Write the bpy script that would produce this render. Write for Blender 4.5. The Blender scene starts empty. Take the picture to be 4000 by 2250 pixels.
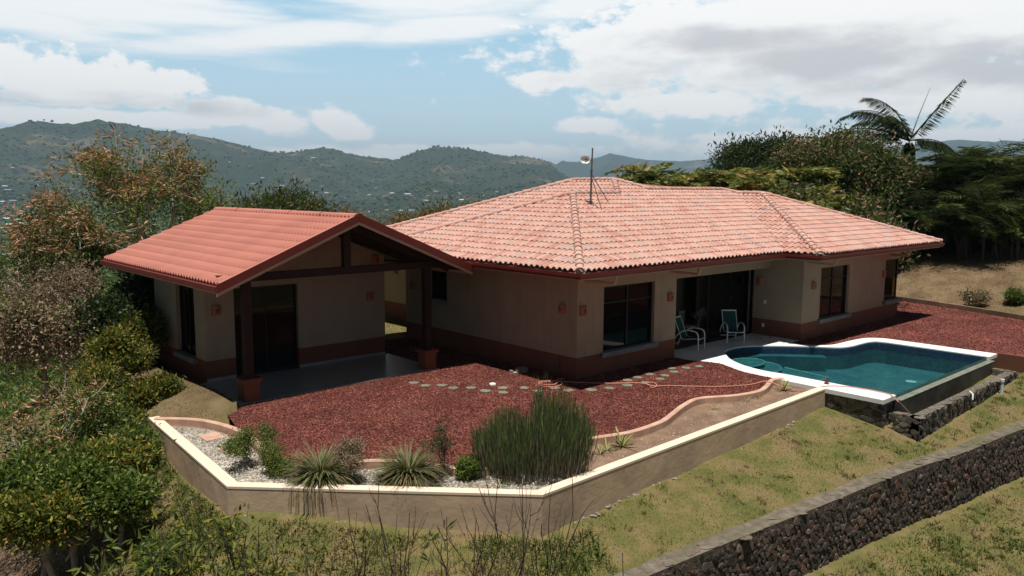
import bpy, bmesh, math, random
import numpy as np
from mathutils import Vector, Matrix
sc = bpy.context.scene
COL = sc.collection
rng = np.random.default_rng(7)
random.seed(5)
A = np.array
# ------------------------------------------------------------------ camera pose (solved from the building's lines)
CP = A([-15.5583, -14.4465, 5.1422]); FPX = 3091.4
CR = A([0.73949, -0.67314743, 0.00520321]); CU = A([0.0790899, 0.09455539, 0.99237295]); CF = A([0.66850529, 0.73343835, -0.12316193])
def ray(px, py): return CF + CR*(px-2000)/FPX - CU*(py-1125)/FPX
def at(px, py, dist):
    d = ray(px, py); return CP + d*dist/math.hypot(d[0], d[1])
def hit(px, py, ax, v):
    d = ray(px, py); return CP + d*(v-CP[ax])/d[ax]
# ------------------------------------------------------------------ node helpers
def newmat(name):
    m = bpy.data.materials.new(name); m.use_nodes = True
    nt = m.node_tree; nt.nodes.clear()
    return m, nt
class G:
    def __init__(s, nt): s.nt = nt
    def n(s, t, ins=None, **props):
        nd = s.nt.nodes.new(t)
        for k, v in props.items(): setattr(nd, k, v)
        for k, v in (ins or {}).items():
            sk = nd.inputs[k]
            if isinstance(v, bpy.types.NodeSocket): s.nt.links.new(v, sk)
            elif isinstance(v, bpy.types.Node): s.nt.links.new(v.outputs[0], sk)
            else: sk.default_value = v
        return nd
    def m(s, op, a, b=0.0, c=0.0):
        return s.n('ShaderNodeMath', {0: a, 1: b, 2: c}, operation=op).outputs[0]
    def ramp(s, fac, stops, interp='LINEAR'):
        r = s.n('ShaderNodeValToRGB', {0: fac}); e = r.color_ramp; e.interpolation = interp
        while len(e.elements) < len(stops): e.elements.new(.5)
        for el, (p, c) in zip(e.elements, stops):
            el.position = p; el.color = (*c, 1) if len(c) == 3 else c
        return r.outputs[0]
    def noise(s, vec, scale, detail=4, rough=.55, w=None):
        i = {'Scale': scale, 'Detail': detail, 'Roughness': rough}
        if vec is not None: i['Vector'] = vec
        return s.n('ShaderNodeTexNoise', i).outputs[0]
    def mix(s, f, a, b, mode='MIX'):
        nd = s.nt.nodes.new('ShaderNodeMix'); nd.data_type = 'RGBA'; nd.blend_type = mode
        for i, v in ((0, f), (6, a), (7, b)):
            if isinstance(v, bpy.types.NodeSocket): s.nt.links.new(v, nd.inputs[i])
            elif i == 0: nd.inputs[0].default_value = v
            else: nd.inputs[i].default_value = (*v, 1) if len(v) == 3 else v
        return nd.outputs[2]
    def bump(s, h, strength=.5, dist=.02, nrm=None):
        i = {'Height': h, 'Strength': strength, 'Distance': dist}
        if nrm is not None: i['Normal'] = nrm
        return s.n('ShaderNodeBump', i).outputs[0]
    def out(s, sh): s.n('ShaderNodeOutputMaterial', {0: sh})
    def pos(s): return s.n('ShaderNodeNewGeometry').outputs['Position']
    def attr(s, name, o='Fac'): return s.n('ShaderNodeAttribute', attribute_name=name).outputs[o]
def surf(name, c1, c2, scale=4, rough=.8, bscale=60, bstr=.3, bdist=.01, detail=5, spec=.3, big=None, rnd=0.0, metallic=0):
    m, nt = newmat(name); g = G(nt); p = g.pos()
    col = g.ramp(g.noise(p, scale, detail), [(.35, c1), (.65, c2)])
    if big: col = g.mix(g.ramp(g.noise(p, big[0], 3), [(.45, (0, 0, 0)), (.7, (1, 1, 1))]), col, big[1])
    if rnd:
        h = g.n('ShaderNodeHueSaturation', {'Value': g.m('MULTIPLY_ADD', g.attr('rnd'), rnd*2, 1-rnd), 'Color': col}); col = h.outputs[0]
    ins = {'Base Color': col, 'Roughness': rough, 'Specular IOR Level': spec, 'Metallic': metallic}
    if bstr: ins['Normal'] = g.bump(g.noise(p, bscale, 4, .6), bstr, bdist)
    g.out(g.n('ShaderNodeBsdfPrincipled', ins).outputs[0]); return m
def stucco(name, c1, c2, dirt, bs=90):
    m, nt = newmat(name); g = G(nt); p = g.pos(); z = g.n('ShaderNodeSeparateXYZ', {0: p}).outputs[2]
    col = g.ramp(g.noise(p, 1.6, 5), [(.35, c1), (.65, c2)])
    runs = g.noise(g.n('ShaderNodeMapping', {0: p, 'Scale': (5, 5, .35)}).outputs[0], 1, 4, .6)
    sp = g.m('SUBTRACT', g.noise(p, 5, 5, .7), g.m('MULTIPLY', z, .9)); 
    col = g.mix(g.ramp(runs, [(.52, (0, 0, 0)), (.78, (.5, .5, .5))]), col, dirt)
    col = g.mix(g.ramp(sp, [(.30, (0, 0, 0)), (.62, (.6, .6, .6))]), col, dirt)
    g.out(g.n('ShaderNodeBsdfPrincipled', {'Base Color': col, 'Roughness': .9, 'Specular IOR Level': .2, 'Normal': g.bump(g.noise(p, bs, 4, .6), .35, .006)}).outputs[0]); return m
def leafmat(name, stops, trans=.42, rough=.55, spec=.35):
    m, nt = newmat(name); g = G(nt)
    col = g.ramp(g.attr('rnd'), stops)
    a = g.n('ShaderNodeBsdfPrincipled', {'Base Color': col, 'Roughness': rough, 'Specular IOR Level': spec})
    t = g.n('ShaderNodeBsdfTranslucent', {'Color': g.mix(.5, col, (.12, .16, .02))})
    mx = g.n('ShaderNodeMixShader', {0: trans, 1: a.outputs[0], 2: t.outputs[0]}); g.out(mx.outputs[0]); return m
# ------------------------------------------------------------------ mesh builder
class MB:
    def __init__(s): s.v = []; s.f = []; s.r = []; s.n = 0
    def add(s, v, f, mat=0, r=0.5, smooth=False):
        v = np.asarray(v, float).reshape(-1, 3); f = np.asarray(f, int)
        if len(v) == 0: return
        s.v.append(v); s.f.append((f+s.n, mat, smooth)); s.n += len(v)
        s.r.append(np.full(len(v), r) if np.isscalar(r) else np.asarray(r, float))
    def box(s, x0, x1, y0, y1, z0, z1, mat=0, r=.5):
        v = [(x, y, z) for z in (z0, z1) for y in (y0, y1) for x in (x0, x1)]
        s.add(v, [(0, 2, 3, 1), (4, 5, 7, 6), (0, 1, 5, 4), (2, 6, 7, 3), (0, 4, 6, 2), (1, 3, 7, 5)], mat, r)
    def obox(s, c, ax, hx, hy, z0, z1, mat=0):
        a = A([math.cos(ax), math.sin(ax)]); b = A([-a[1], a[0]])
        v = [(*(A(c[:2])+a*i*hx+b*j*hy), z) for z in (z0, z1) for j in (-1, 1) for i in (-1, 1)]
        s.add(v, [(0, 2, 3, 1), (4, 5, 7, 6), (0, 1, 5, 4), (2, 6, 7, 3), (0, 4, 6, 2), (1, 3, 7, 5)], mat)
    def beam(s, p, q, w, h, mat=0, up=(0, 0, 1)):
        p, q = A(p, float), A(q, float); d = q-p; d /= np.linalg.norm(d)
        sd = np.cross(d, A(up, float)); sd /= np.linalg.norm(sd); u = np.cross(sd, d)
        v = [e+sd*a*w/2+u*b*h/2 for e in (p, q) for a, b in ((-1, -1), (1, -1), (1, 1), (-1, 1))]
        s.add(v, [(0, 3, 2, 1), (4, 5, 6, 7), (0, 1, 5, 4), (1, 2, 6, 5), (2, 3, 7, 6), (3, 0, 4, 7)], mat)
    def tube(s, pts, rad, sides=6, mat=0, r=.5, cap=True):
        pts = np.asarray(pts, float); n = len(pts)
        rad = np.full(n, rad) if np.isscalar(rad) else np.asarray(rad, float)
        t = np.gradient(pts, axis=0); t /= np.linalg.norm(t, axis=1)[:, None]+1e-9
        ref = A([0, 0, 1.]) if abs(t[0][2]) < .9 else A([1., 0, 0])
        a = np.cross(t, ref); a /= np.linalg.norm(a, axis=1)[:, None]+1e-9; b = np.cross(t, a)
        th = np.arange(sides)*2*math.pi/sides
        v = pts[:, None]+rad[:, None, None]*(np.cos(th)[None, :, None]*a[:, None]+np.sin(th)[None, :, None]*b[:, None])
        i = np.arange(n-1)[:, None]*sides; j = np.arange(sides)[None]; k = (j+1) % sides
        f = np.stack([i+j, i+k, i+sides+k, i+sides+j], -1).reshape(-1, 4)
        s.add(v.reshape(-1, 3), f, mat, r, True)
        if cap:
            for ring in (0, n-1):
                s.add(v[ring], [tuple(range(sides))], mat, r)
    def poly(s, pts, z0, z1, mat=0, top_only=False):
        n = len(pts); v = [(p[0], p[1], z1) for p in pts]
        bm = bmesh.new(); vs = [bm.verts.new(q) for q in v]; f = bm.faces.new(vs)
        if f.normal.z < 0 or True:
            bm.normal_update()
            if f.normal.z < 0: bmesh.ops.reverse_faces(bm, faces=[f])
        r = bmesh.ops.triangulate(bm, faces=bm.faces[:], ngon_method='EAR_CLIP'); bm.verts.index_update()
        s.add([x.co[:] for x in bm.verts], [tuple(x.index for x in ff.verts) for ff in bm.faces], mat); bm.free()
        if not top_only:
            i = np.arange(n); j = (i+1) % n
            vv = [(p[0], p[1], z0) for p in pts]+[(p[0], p[1], z1) for p in pts]
            s.add(vv, np.stack([i, j, j+n, i+n], -1), mat)
    def lathe(s, c, prof, sides=16, mat=0):
        th = np.arange(sides)*2*math.pi/sides; pr = A(prof, float)
        v = np.stack([c[0]+pr[:, :1]*np.cos(th), c[1]+pr[:, :1]*np.sin(th), np.repeat(c[2]+pr[:, 1:], sides, 1)], -1)
        n = len(pr); i = np.arange(n-1)[:, None]*sides; j = np.arange(sides)[None]; k = (j+1) % sides
        s.add(v.reshape(-1, 3), np.stack([i+j, i+k, i+sides+k, i+sides+j], -1).reshape(-1, 4), mat, .5, True)
    def build(s, name, mats, parent=None, loc=None):
        me = bpy.data.meshes.new(name)
        if s.n:
            V = np.concatenate(s.v); me.vertices.add(len(V))
            o = A(loc, float) if loc is not None else A([0, 0, 0.])
            me.vertices.foreach_set('co', (V-o).ravel())
            cnt = []; idx = []; mi = []; sm = []
            for f, m, smo in s.f:
                cnt.append(np.full(len(f), f.shape[1])); idx.append(f.ravel()); mi.append(np.full(len(f), m)); sm.append(np.full(len(f), smo))
            cnt = np.concatenate(cnt); idx = np.concatenate(idx)
            me.loops.add(len(idx)); me.loops.foreach_set('vertex_index', idx.astype(np.int32))
            me.polygons.add(len(cnt)); st = np.concatenate([[0], np.cumsum(cnt)[:-1]])
            me.polygons.foreach_set('loop_start', st.astype(np.int32))
            me.polygons.foreach_set('material_index', np.concatenate(mi).astype(np.int32))
            me.polygons.foreach_set('use_smooth', np.concatenate(sm))
            me.update(calc_edges=True)
            at_ = me.attributes.new('rnd', 'FLOAT', 'POINT'); at_.data.foreach_set('value', np.concatenate(s.r).astype(np.float32))
        for m in (mats if isinstance(mats, (list, tuple)) else [mats]): me.materials.append(m)
        ob = bpy.data.objects.new(name, me); COL.objects.link(ob)
        if loc is not None and parent is None: ob.location = loc
        if parent is not None:
            ob.parent = parent; ob.matrix_parent_inverse = parent_world(parent).inverted()
            if loc is not None: ob.matrix_parent_inverse = Matrix(); ob.location = Vector(loc)-parent_world(parent).translation
        return ob
def parent_world(p):
    m = Matrix.Translation(p.location) @ p.rotation_euler.to_matrix().to_4x4()
    return (parent_world(p.parent) @ p.matrix_parent_inverse @ m) if p.parent else m
def tag(o, label=None, cat=None, group=None, kind=None):
    if label: o['label'] = label
    if cat: o['category'] = cat
    if group: o['group'] = group
    if kind: o['kind'] = kind
    return o
def thing(name, loc, label, cat, group=None, rz=0):
    o = bpy.data.objects.new(name, None); COL.objects.link(o); o.location = loc; o.rotation_euler = (0, 0, rz)
    o.empty_display_size = .2
    return tag(o, label, cat, group)
def copy_tree(o, parent=None):
    c = o.copy(); COL.objects.link(c)
    if parent: c.parent = parent
    for ch in list(o.children): copy_tree(ch, c)
    return c
def rot2(p, a): c, s_ = math.cos(a), math.sin(a); return (p[0]*c-p[1]*s_, p[0]*s_+p[1]*c)
def catmull(pts, n=6, closed=False):
    P = [A(p, float) for p in pts]; out = []; N = len(P)
    for i in range(N if closed else N-1):
        g = (lambda k: P[k % N]) if closed else (lambda k: P[min(max(k, 0), N-1)])
        p0, p1, p2, p3 = g(i-1), g(i), g(i+1), g(i+2)
        for t in np.arange(n)/n:
            out.append(.5*((2*p1)+(-p0+p2)*t+(2*p0-5*p1+4*p2-p3)*t*t+(-p0+3*p1-3*p2+p3)*t**3))
    if not closed: out.append(P[-1])
    return out
def inpoly(x, y, poly):
    x = np.asarray(x, float); r = np.zeros(x.shape, bool); n = len(poly)
    for i in range(n):
        x0, y0 = poly[i]; x1, y1 = poly[(i+1) % n]
        if y0 == y1: continue
        c = ((y0 > y) != (y1 > y)) & (x < (x1-x0)*(y-y0)/(y1-y0)+x0); r ^= c
    return r
# ------------------------------------------------------------------ materials
M = {}
M['cream'] = stucco('cream_stucco', (.37, .275, .195), (.41, .305, .215), (.27, .20, .14))
M['terra'] = stucco('terracotta_stucco', (.20, .075, .046), (.23, .088, .054), (.15, .075, .05))
M['wallcream'] = surf('weathered_cream_plaster_shaded', (.57, .405, .27), (.63, .455, .31), 2.2, .9, 4, .4, .03, big=(.9, (.43, .315, .22)))  # wall face: same paint as the top, grazing shade put into the colour
M['captop'] = surf('cream_wall_top_sunlit', (.78, .61, .47), (.82, .66, .52), 3, .85, 60, .3, .005)  # lighter copy of the wall paint; sunlight put into the colour
M['curb'] = surf('salmon_concrete', (.56, .34, .24), (.64, .42, .31), 3, .9, 50, .4, .006, big=(2.5, (.42, .26, .19)))
M['gutter'] = surf('maroon_painted_metal', (.15, .022, .016), (.17, .026, .018), 2, .45, 30, .05, .002, spec=.4)
M['pipe'] = surf('cream_plastic', (.50, .34, .25), (.53, .36, .27), 2, .5, 30, .05, .002)
M['wood'] = surf('dark_wood', (.025, .012, .009), (.04, .019, .013), 6, .7, 40, .3, .004)
M['frame'] = surf('dark_bronze_frame', (.010, .008, .007), (.014, .011, .009), 5, .45, 40, .05, .001)
M['sill'] = surf('grey_stone_sill', (.17, .18, .17), (.24, .245, .235), 8, .8, 60, .3, .004)
M['lamp'] = surf('terracotta_clay', (.35, .12, .07), (.42, .15, .09), 8, .8, 60, .3, .003)
M['white'] = surf('white_concrete', (.78, .77, .74), (.84, .83, .80), 3, .8, 60, .15, .003, big=(1.2, (.72, .71, .68)))
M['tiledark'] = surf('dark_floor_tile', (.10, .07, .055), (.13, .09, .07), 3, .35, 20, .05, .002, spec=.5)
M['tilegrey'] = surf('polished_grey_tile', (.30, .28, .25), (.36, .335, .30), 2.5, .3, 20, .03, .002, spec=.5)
M['metalwhite'] = surf('white_powder_coat', (.75, .76, .72), (.8, .8, .76), 3, .4, 30, .02, .001)
M['sling'] = surf('green_sling_fabric', (.012, .055, .05), (.018, .075, .068), 30, .8, 300, .3, .002)
M['interior'] = surf('interior_paint', (.36, .30, .22), (.4, .34, .25), 2, .9, 60, .1, .003)
M['mast'] = surf('galvanised_rusty_pole', (.09, .085, .08), (.14, .11, .09), 12, .6, 40, .2, .003)
M['cloth'] = surf('pale_blue_cloth', (.5, .56, .62), (.6, .66, .7), 12, .9, 60, .3, .004)
M['bark'] = surf('grey_bark', (.22, .18, .14), (.36, .30, .24), 9, .9, 40, .6, .01)
M['palebark'] = surf('pale_bark', (.40, .34, .27), (.55, .47, .38), 9, .9, 40, .5, .008)
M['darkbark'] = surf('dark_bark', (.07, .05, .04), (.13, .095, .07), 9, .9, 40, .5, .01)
M['hose'] = surf('salmon_rubber_hose', (.62, .27, .19), (.68, .31, .22), 5, .5, 40, .05, .002)
M['flag'] = surf('green_grey_flagstone', (.15, .155, .11), (.23, .23, .165), 6, .8, 40, .4, .006)
M['soil'] = surf('dry_bed_soil', (.20, .125, .08), (.29, .19, .125), 3, .95, 25, .9, .03, big=(.8, (.16, .10, .065)))
M['redsheet'] = surf('red_painted_roof_sheet', (.49, .185, .135), (.52, .205, .15), 1.2, .62, 40, .04, .002, spec=.3, big=(.7, (.45, .17, .125)))
M['mortar'] = surf('grey_mortar', (.36, .27, .22), (.5, .38, .31), 7, .95, 30, .8, .02)
M['rock'] = surf('pale_boulder', (.22, .20, .175), (.36, .33, .28), 5, .9, 18, .9, .04)
M['pvc'] = surf('white_pvc', (.62, .68, .7), (.68, .74, .76), 4, .5, 30, .05, .002)
def tilemat():
    m, nt = newmat('weathered_clay_tile'); g = G(nt); p = g.pos(); r = g.attr('rnd')
    col = g.ramp(r, [(0, (.47, .235, .18)), (.2, (.53, .29, .23)), (.5, (.57, .335, .27)), (.8, (.61, .375, .31)), (.92, (.50, .35, .30)), (1, (.42, .33, .30))])
    st = g.noise(p, 7, 5, .6); col = g.mix(g.ramp(st, [(.45, (0, 0, 0)), (.75, (.3, .3, .3))]), col, (.44, .33, .29))
    st2 = g.noise(p, 1.1, 3, .6); col = g.mix(g.ramp(st2, [(.45, (0, 0, 0)), (.8, (.25, .25, .25))]), col, (.64, .42, .35))
    b = g.bump(g.noise(p, 55, 4, .7), .35, .006)
    g.out(g.n('ShaderNodeBsdfPrincipled', {'Base Color': col, 'Roughness': .85, 'Specular IOR Level': .25, 'Normal': b}).outputs[0]); return m
M['tile'] = tilemat()
def glassmat(name, trans=0.0, col=(.006, .005, .005)):
    m, nt = newmat(name); g = G(nt)
    a = g.n('ShaderNodeBsdfPrincipled', {'Base Color': (*col, 1), 'Roughness': .04, 'Specular IOR Level': .16})
    if trans:
        t = g.n('ShaderNodeBsdfTransparent', {'Color': (.55, .45, .36, 1)})
        a = g.n('ShaderNodeMixShader', {0: trans, 1: a.outputs[0], 2: t.outputs[0]})
    g.out(a.outputs[0]); return m
M['glass'] = glassmat('tinted_window_glass'); M['clear'] = glassmat('bronze_clear_glass', .6)
def gravelmat(name, stops, scale=22, bd=.03):
    m, nt = newmat(name); g = G(nt); p = g.pos()
    v = g.n('ShaderNodeTexVoronoi', {'Vector': p, 'Scale': scale, 'Randomness': 1.0}); c = g.n('ShaderNodeSeparateColor', {0: v.outputs['Color']})
    col = g.ramp(c.outputs[0], stops)
    big = g.noise(p, .55, 4, .6); col = g.mix(g.ramp(big, [(.4, (0, 0, 0)), (.65, (.6, .6, .6))]), col, stops[0][1])
    b = g.bump(v.outputs['Distance'], .9, bd)
    g.out(g.n('ShaderNodeBsdfPrincipled', {'Base Color': col, 'Roughness': .9, 'Specular IOR Level': .2, 'Normal': b}).outputs[0]); return m
M['gravel'] = gravelmat('red_lava_gravel', [(0, (.07, .022, .018)), (.4, (.16, .045, .035)), (.8, (.25, .075, .056)), (1, (.34, .14, .11))])
M['pebble'] = gravelmat('white_pebble_ground', [(0, (.14, .11, .08)), (.35, (.30, .25, .19)), (.7, (.5, .45, .37)), (1, (.8, .76, .68))], 26)
def stonechip(name, stops):
    m, nt = newmat(name); g = G(nt); col = g.ramp(g.attr('rnd'), stops); p = g.pos()
    col = g.mix(g.ramp(g.noise(p, 18, 5, .65), [(.35, (0, 0, 0)), (.7, (.5, .5, .5))]), col, stops[0][1])
    if name == 'lava_chips': col = g.mix(g.ramp(g.noise(p, .8, 5, .6), [(.42, (.55, .55, .55)), (.6, (0, 0, 0))]), col, (.085, .03, .024)); col = g.mix(g.ramp(g.noise(p, .45, 4, .6), [(.56, (0, 0, 0)), (.72, (.5, .5, .5))]), col, (.30, .15, .10))
    g.out(g.n('ShaderNodeBsdfPrincipled', {'Base Color': col, 'Roughness': .95, 'Specular IOR Level': .05, 'Normal': g.bump(g.noise(p, 30, 5, .7), .8, .02)}).outputs[0]); return m
M['chip'] = stonechip('lava_chips', [(0, (.07, .023, .018)), (.5, (.25, .072, .052)), (.88, (.39, .135, .098)), (1, (.58, .36, .28))])
M['wchip'] = stonechip('white_chips', [(0, (.3, .25, .2)), (.5, (.6, .55, .48)), (1, (.85, .82, .76))])
M['wstone'] = stonechip('dark_wall_stone', [(0, (.045, .038, .034)), (.45, (.10, .082, .068)), (.8, (.15, .11, .085)), (.93, (.17, .085, .058)), (1, (.24, .21, .17))])
M['gstone'] = stonechip('grey_pool_stone', [(0, (.05, .048, .044)), (.5, (.12, .11, .095)), (.85, (.18, .13, .095)), (1, (.26, .24, .21))])
M['wmortar'] = surf('dark_mortar', (.028, .022, .018), (.17, .135, .10), 13, .95, 30, 1, .08, 8)
M['pmortar'] = surf('pool_stone_mortar', (.07, .062, .052), (.24, .21, .17), 13, .95, 30, 1, .03, 8)
M['capstone'] = surf('flat_capping_stone', (.11, .09, .068), (.22, .18, .14), 5, .9, 14, 1, .03, big=(1.5, (.12, .11, .06)))
M['wetstone'] = surf('dark_weir_plaster', (.022, .022, .02), (.06, .055, .045), 3, .7, 18, .6, .015, big=(1.3, (.10, .085, .06)))
L = {}
L['green'] = leafmat('green_leaves', [(0, (.03, .055, .014)), (.5, (.10, .16, .03)), (.8, (.20, .28, .055)), (1, (.33, .37, .08))])
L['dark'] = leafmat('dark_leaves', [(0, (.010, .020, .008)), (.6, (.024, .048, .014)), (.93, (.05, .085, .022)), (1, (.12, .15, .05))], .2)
L['croton'] = leafmat('yellow_green_leaves', [(0, (.03, .05, .014)), (.4, (.095, .13, .022)), (.75, (.25, .26, .035)), (.95, (.48, .42, .06)), (1, (.5, .3, .08))])
L['pods'] = leafmat('dry_brown_pods', [(0, (.22, .095, .04)), (.5, (.44, .21, .10)), (.85, (.56, .33, .19)), (1, (.62, .45, .30))], .2, .8)
L['dry'] = leafmat('dry_twig_leaves', [(0, (.14, .09, .06)), (.5, (.28, .19, .12)), (1, (.44, .34, .23))], .2, .9)
L['mango'] = leafmat('mango_leaves', [(0, (.02, .04, .012)), (.45, (.05, .085, .02)), (.62, (.09, .12, .03)), (.66, (.24, .15, .08)), (1, (.42, .29, .17))])
L['bract'] = leafmat('bract_leaves', [(0, (.02, .04, .012)), (.5, (.06, .10, .022)), (.82, (.13, .17, .04)), (.85, (.36, .22, .14)), (.95, (.5, .34, .24)), (1, (.5, .16, .14))])
L['palm'] = leafmat('palm_leaflets', [(0, (.010, .018, .008)), (.6, (.026, .044, .012)), (.88, (.06, .082, .02)), (1, (.2, .21, .05))], .3, .7, .12)
L['heli'] = leafmat('yellowish_palm_leaflets', [(0, (.04, .06, .015)), (.5, (.13, .16, .03)), (.8, (.28, .28, .06)), (1, (.42, .28, .09))], .35, .45)
L['needle'] = leafmat('wiry_green_stems', [(0, (.07, .06, .035)), (.3, (.16, .13, .08)), (.45, (.06, .10, .03)), (.85, (.13, .18, .05)), (1, (.22, .26, .08))], .15, .7)
L['fountain'] = leafmat('fountain_grass', [(0, (.16, .11, .065)), (.35, (.26, .2, .11)), (.5, (.08, .11, .03)), (.8, (.15, .18, .055)), (1, (.32, .33, .15))], .25, .7)
L['agave'] = leafmat('striped_leaves', [(0, (.06, .09, .02)), (.6, (.25, .27, .06)), (1, (.5, .48, .2))], .2, .5)
L['grass'] = leafmat('grass_blades', [(0, (.16, .11, .06)), (.35, (.26, .19, .10)), (.5, (.20, .165, .06)), (.68, (.12, .125, .03)), (1, (.075, .11, .02))], .15, .9, .1)
L['forest'] = leafmat('far_tree_crowns', [(0, (.024, .042, .02)), (.5, (.05, .076, .03)), (.85, (.085, .11, .042)), (1, (.15, .13, .07))], 0, .9, .1)
# ------------------------------------------------------------------ vegetation helpers
def unit(v): return v/(np.linalg.norm(v, axis=-1, keepdims=True)+1e-9)
def leaves(mb, c, d, ln, w, r, mat=0, fold=.25):
    n = len(c); q = rng.normal(size=(n, 3)); s_ = unit(np.cross(d, q)); nn = np.cross(s_, d)
    ln = np.broadcast_to(ln, (n,))[:, None]; w = np.broadcast_to(w, (n,))[:, None]
    v = np.stack([c, c+d*ln*.45+s_*w*.5+nn*w*fold, c+d*ln, c+d*ln*.45-s_*w*.5+nn*w*fold], 1).reshape(-1, 3)
    f = np.arange(n)[:, None]*4+np.arange(4)[None]
    mb.add(v, f, mat, np.repeat(np.broadcast_to(r, (n,)), 4))
def cluster(mb, centers, per, rad, ln, w, mat=0, rlo=0., rhi=1., squash=.8, up=.15, wind=(0, 0, 0), cr=.3):
    cs = np.repeat(np.asarray(centers, float), per, 0); n = len(cs)
    o = rng.normal(size=(n, 3))*rad*.55; o[:, 2] *= squash
    d = unit(unit(o)*.7+rng.normal(size=(n, 3))*.6+A([0, 0, up])+A(wind))
    base = np.repeat(rng.uniform(-1, 1, len(centers)), per)
    r = np.clip(rng.uniform(rlo, rhi, n)+base*cr*(rhi-rlo), rlo, rhi)
    leaves(mb, cs+o, d, ln*rng.uniform(.6, 1.3, n), w*rng.uniform(.6, 1.2, n), r, mat)
def grow(mb, p, d, Ln, r, depth, tips, nb=3, ang=.7, shrink=.68, wig=.18, lift=.08, mids=None, wind=(0, 0, 0)):
    seg = 5; pts = [A(p, float)]; dd = unit(A(d, float))
    for i in range(seg):
        dd = unit(dd+rng.normal(size=3)*wig+A([0, 0, lift])+A(wind)); pts.append(pts[-1]+dd*Ln/seg)
    mb.tube(pts, np.linspace(r, r*.62, seg+1), 6 if r > .03 else 4, 0, .5, False)
    if mids is not None and depth <= 1: mids.extend(pts[1:])
    if depth == 0: tips.append(pts[-1]); return
    for k in range(nb):
        t = pts[-1] if k == 0 else pts[rng.integers(2, seg+1)]
        q = unit(np.cross(dd, rng.normal(size=3))); nd = unit(dd+q*ang*rng.uniform(.6, 1.3))
        grow(mb, t, nd, Ln*shrink*rng.uniform(.8, 1.15), r*.62, depth-1, tips, nb, ang, shrink, wig, lift, mids, wind)
def tree(name, base, height, spread, label, cat, group=None, leaf='green', bark='bark', per=40, lf=(.14, .05), crad=.6, depth=3, nb=3, dir0=(0, 0, 1), trunk=.35, r0=.14, rl=(0, 1), wind=(0, 0, 0), extra=None, ang=.75, lift=.08, topset=None, cr=.3):
    o = thing(name, base, label, cat, group); tb = MB(); tips = []; mids = []
    base = A(base, float); top = base+unit(A(dir0, float))*height*trunk
    tb.tube([base-A([0, 0, .4]), base, (base+top)/2+rng.normal(size=3)*.04*height*A([1, 1, 0]), top], [r0*1.25, r0*1.1, r0, r0*.85], 8)
    for k in range(nb+1):
        a = k*2*math.pi/(nb+1)+rng.uniform(0, 1); q = A([math.cos(a)*spread, math.sin(a)*spread, height])
        grow(tb, top, unit(q*A([1, 1, .6])), height*(1-trunk)*.45, r0*.7, depth, tips, nb, ang, .72, .16, lift, mids, wind)
    T = A(tips); mids = A(mids) if len(mids) else np.zeros((0, 3))
    sz = (height-crad*.45)/max(.1, np.quantile(T[:, 2], .985)-base[2]); c0 = np.median(T[:, :2], 0); sr = spread*height/max(.05, np.quantile(np.hypot(*(T[:, :2]-c0).T), .9)); sr = min(sr, 1.8)
    S3 = A([sr, sr, sz]); fx_ = lambda q: base+(q-base)*S3-A([*((c0-base[:2])*sr*.8), 0])*np.clip((q[:, 2:3]-base[2])/(height*trunk+.01), 0, 1)
    tb.v = [fx_(q) for q in tb.v]; T = fx_(T); mids = fx_(mids) if len(mids) else mids
    lb = MB(); allp = np.concatenate([T, mids[rng.random(len(mids)) < .35]]) if len(mids) else T
    cluster(lb, allp, per, crad, lf[0], lf[1], 0, rl[0], rl[1], wind=wind, cr=cr)
    if extra: extra(lb, T, tb)
    tb.build('trunk', M[bark], o); mats = [L[leaf], L['pods'], L['green'], L['croton']]; lb.build('crown', mats, o)
    return o, T
def frond(lb, sb, base, az, el, ln, droop, nl=26, ll=.5, lw=.045, twist=.5, rr=(0, 1), up=.5, wind=(0, 0, 0), hang=.45):
    n = 9; t = np.linspace(0, 1, n); h = A([math.cos(az), math.sin(az), 0])
    e = el-droop*t**1.4; step = ln/(n-1)
    p = [A(base, float)]
    for i in range(1, n): p.append(p[-1]+step*(unit(h*math.cos(e[i])+A([0, 0, math.sin(e[i])])+A(wind)*t[i])))
    p = A(p); sb.tube(p, np.linspace(.022, .006, n)*ln/2, 4, 0, .6, False)
    tt = np.linspace(.12, .99, nl); P = np.stack([np.interp(tt, t, p[:, k]) for k in range(3)], 1)
    D = unit(np.stack([np.interp(tt, t, np.gradient(p[:, k])) for k in range(3)], 1))
    side = unit(np.cross(D, A([0, 0, 1.])+rng.normal(size=3)*.15)); nrm = np.cross(side, D)
    env = np.sin(np.clip(tt*1.0+.12, 0, 1)*math.pi*.92)**.6
    base_r = rng.uniform(*rr)
    for sg in (-1, 1):
        d = unit(side*sg+D*.55+nrm*up*rng.uniform(.3, 1, (nl, 1))-A([0, 0, hang])+rng.normal(size=(nl, 3))*.1+A(wind)*.6)
        leaves(lb, P, d, ll*env*rng.uniform(.8, 1.1, nl), lw, np.clip(base_r+rng.normal(size=nl)*.1, 0, 1), 0, .1)
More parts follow.
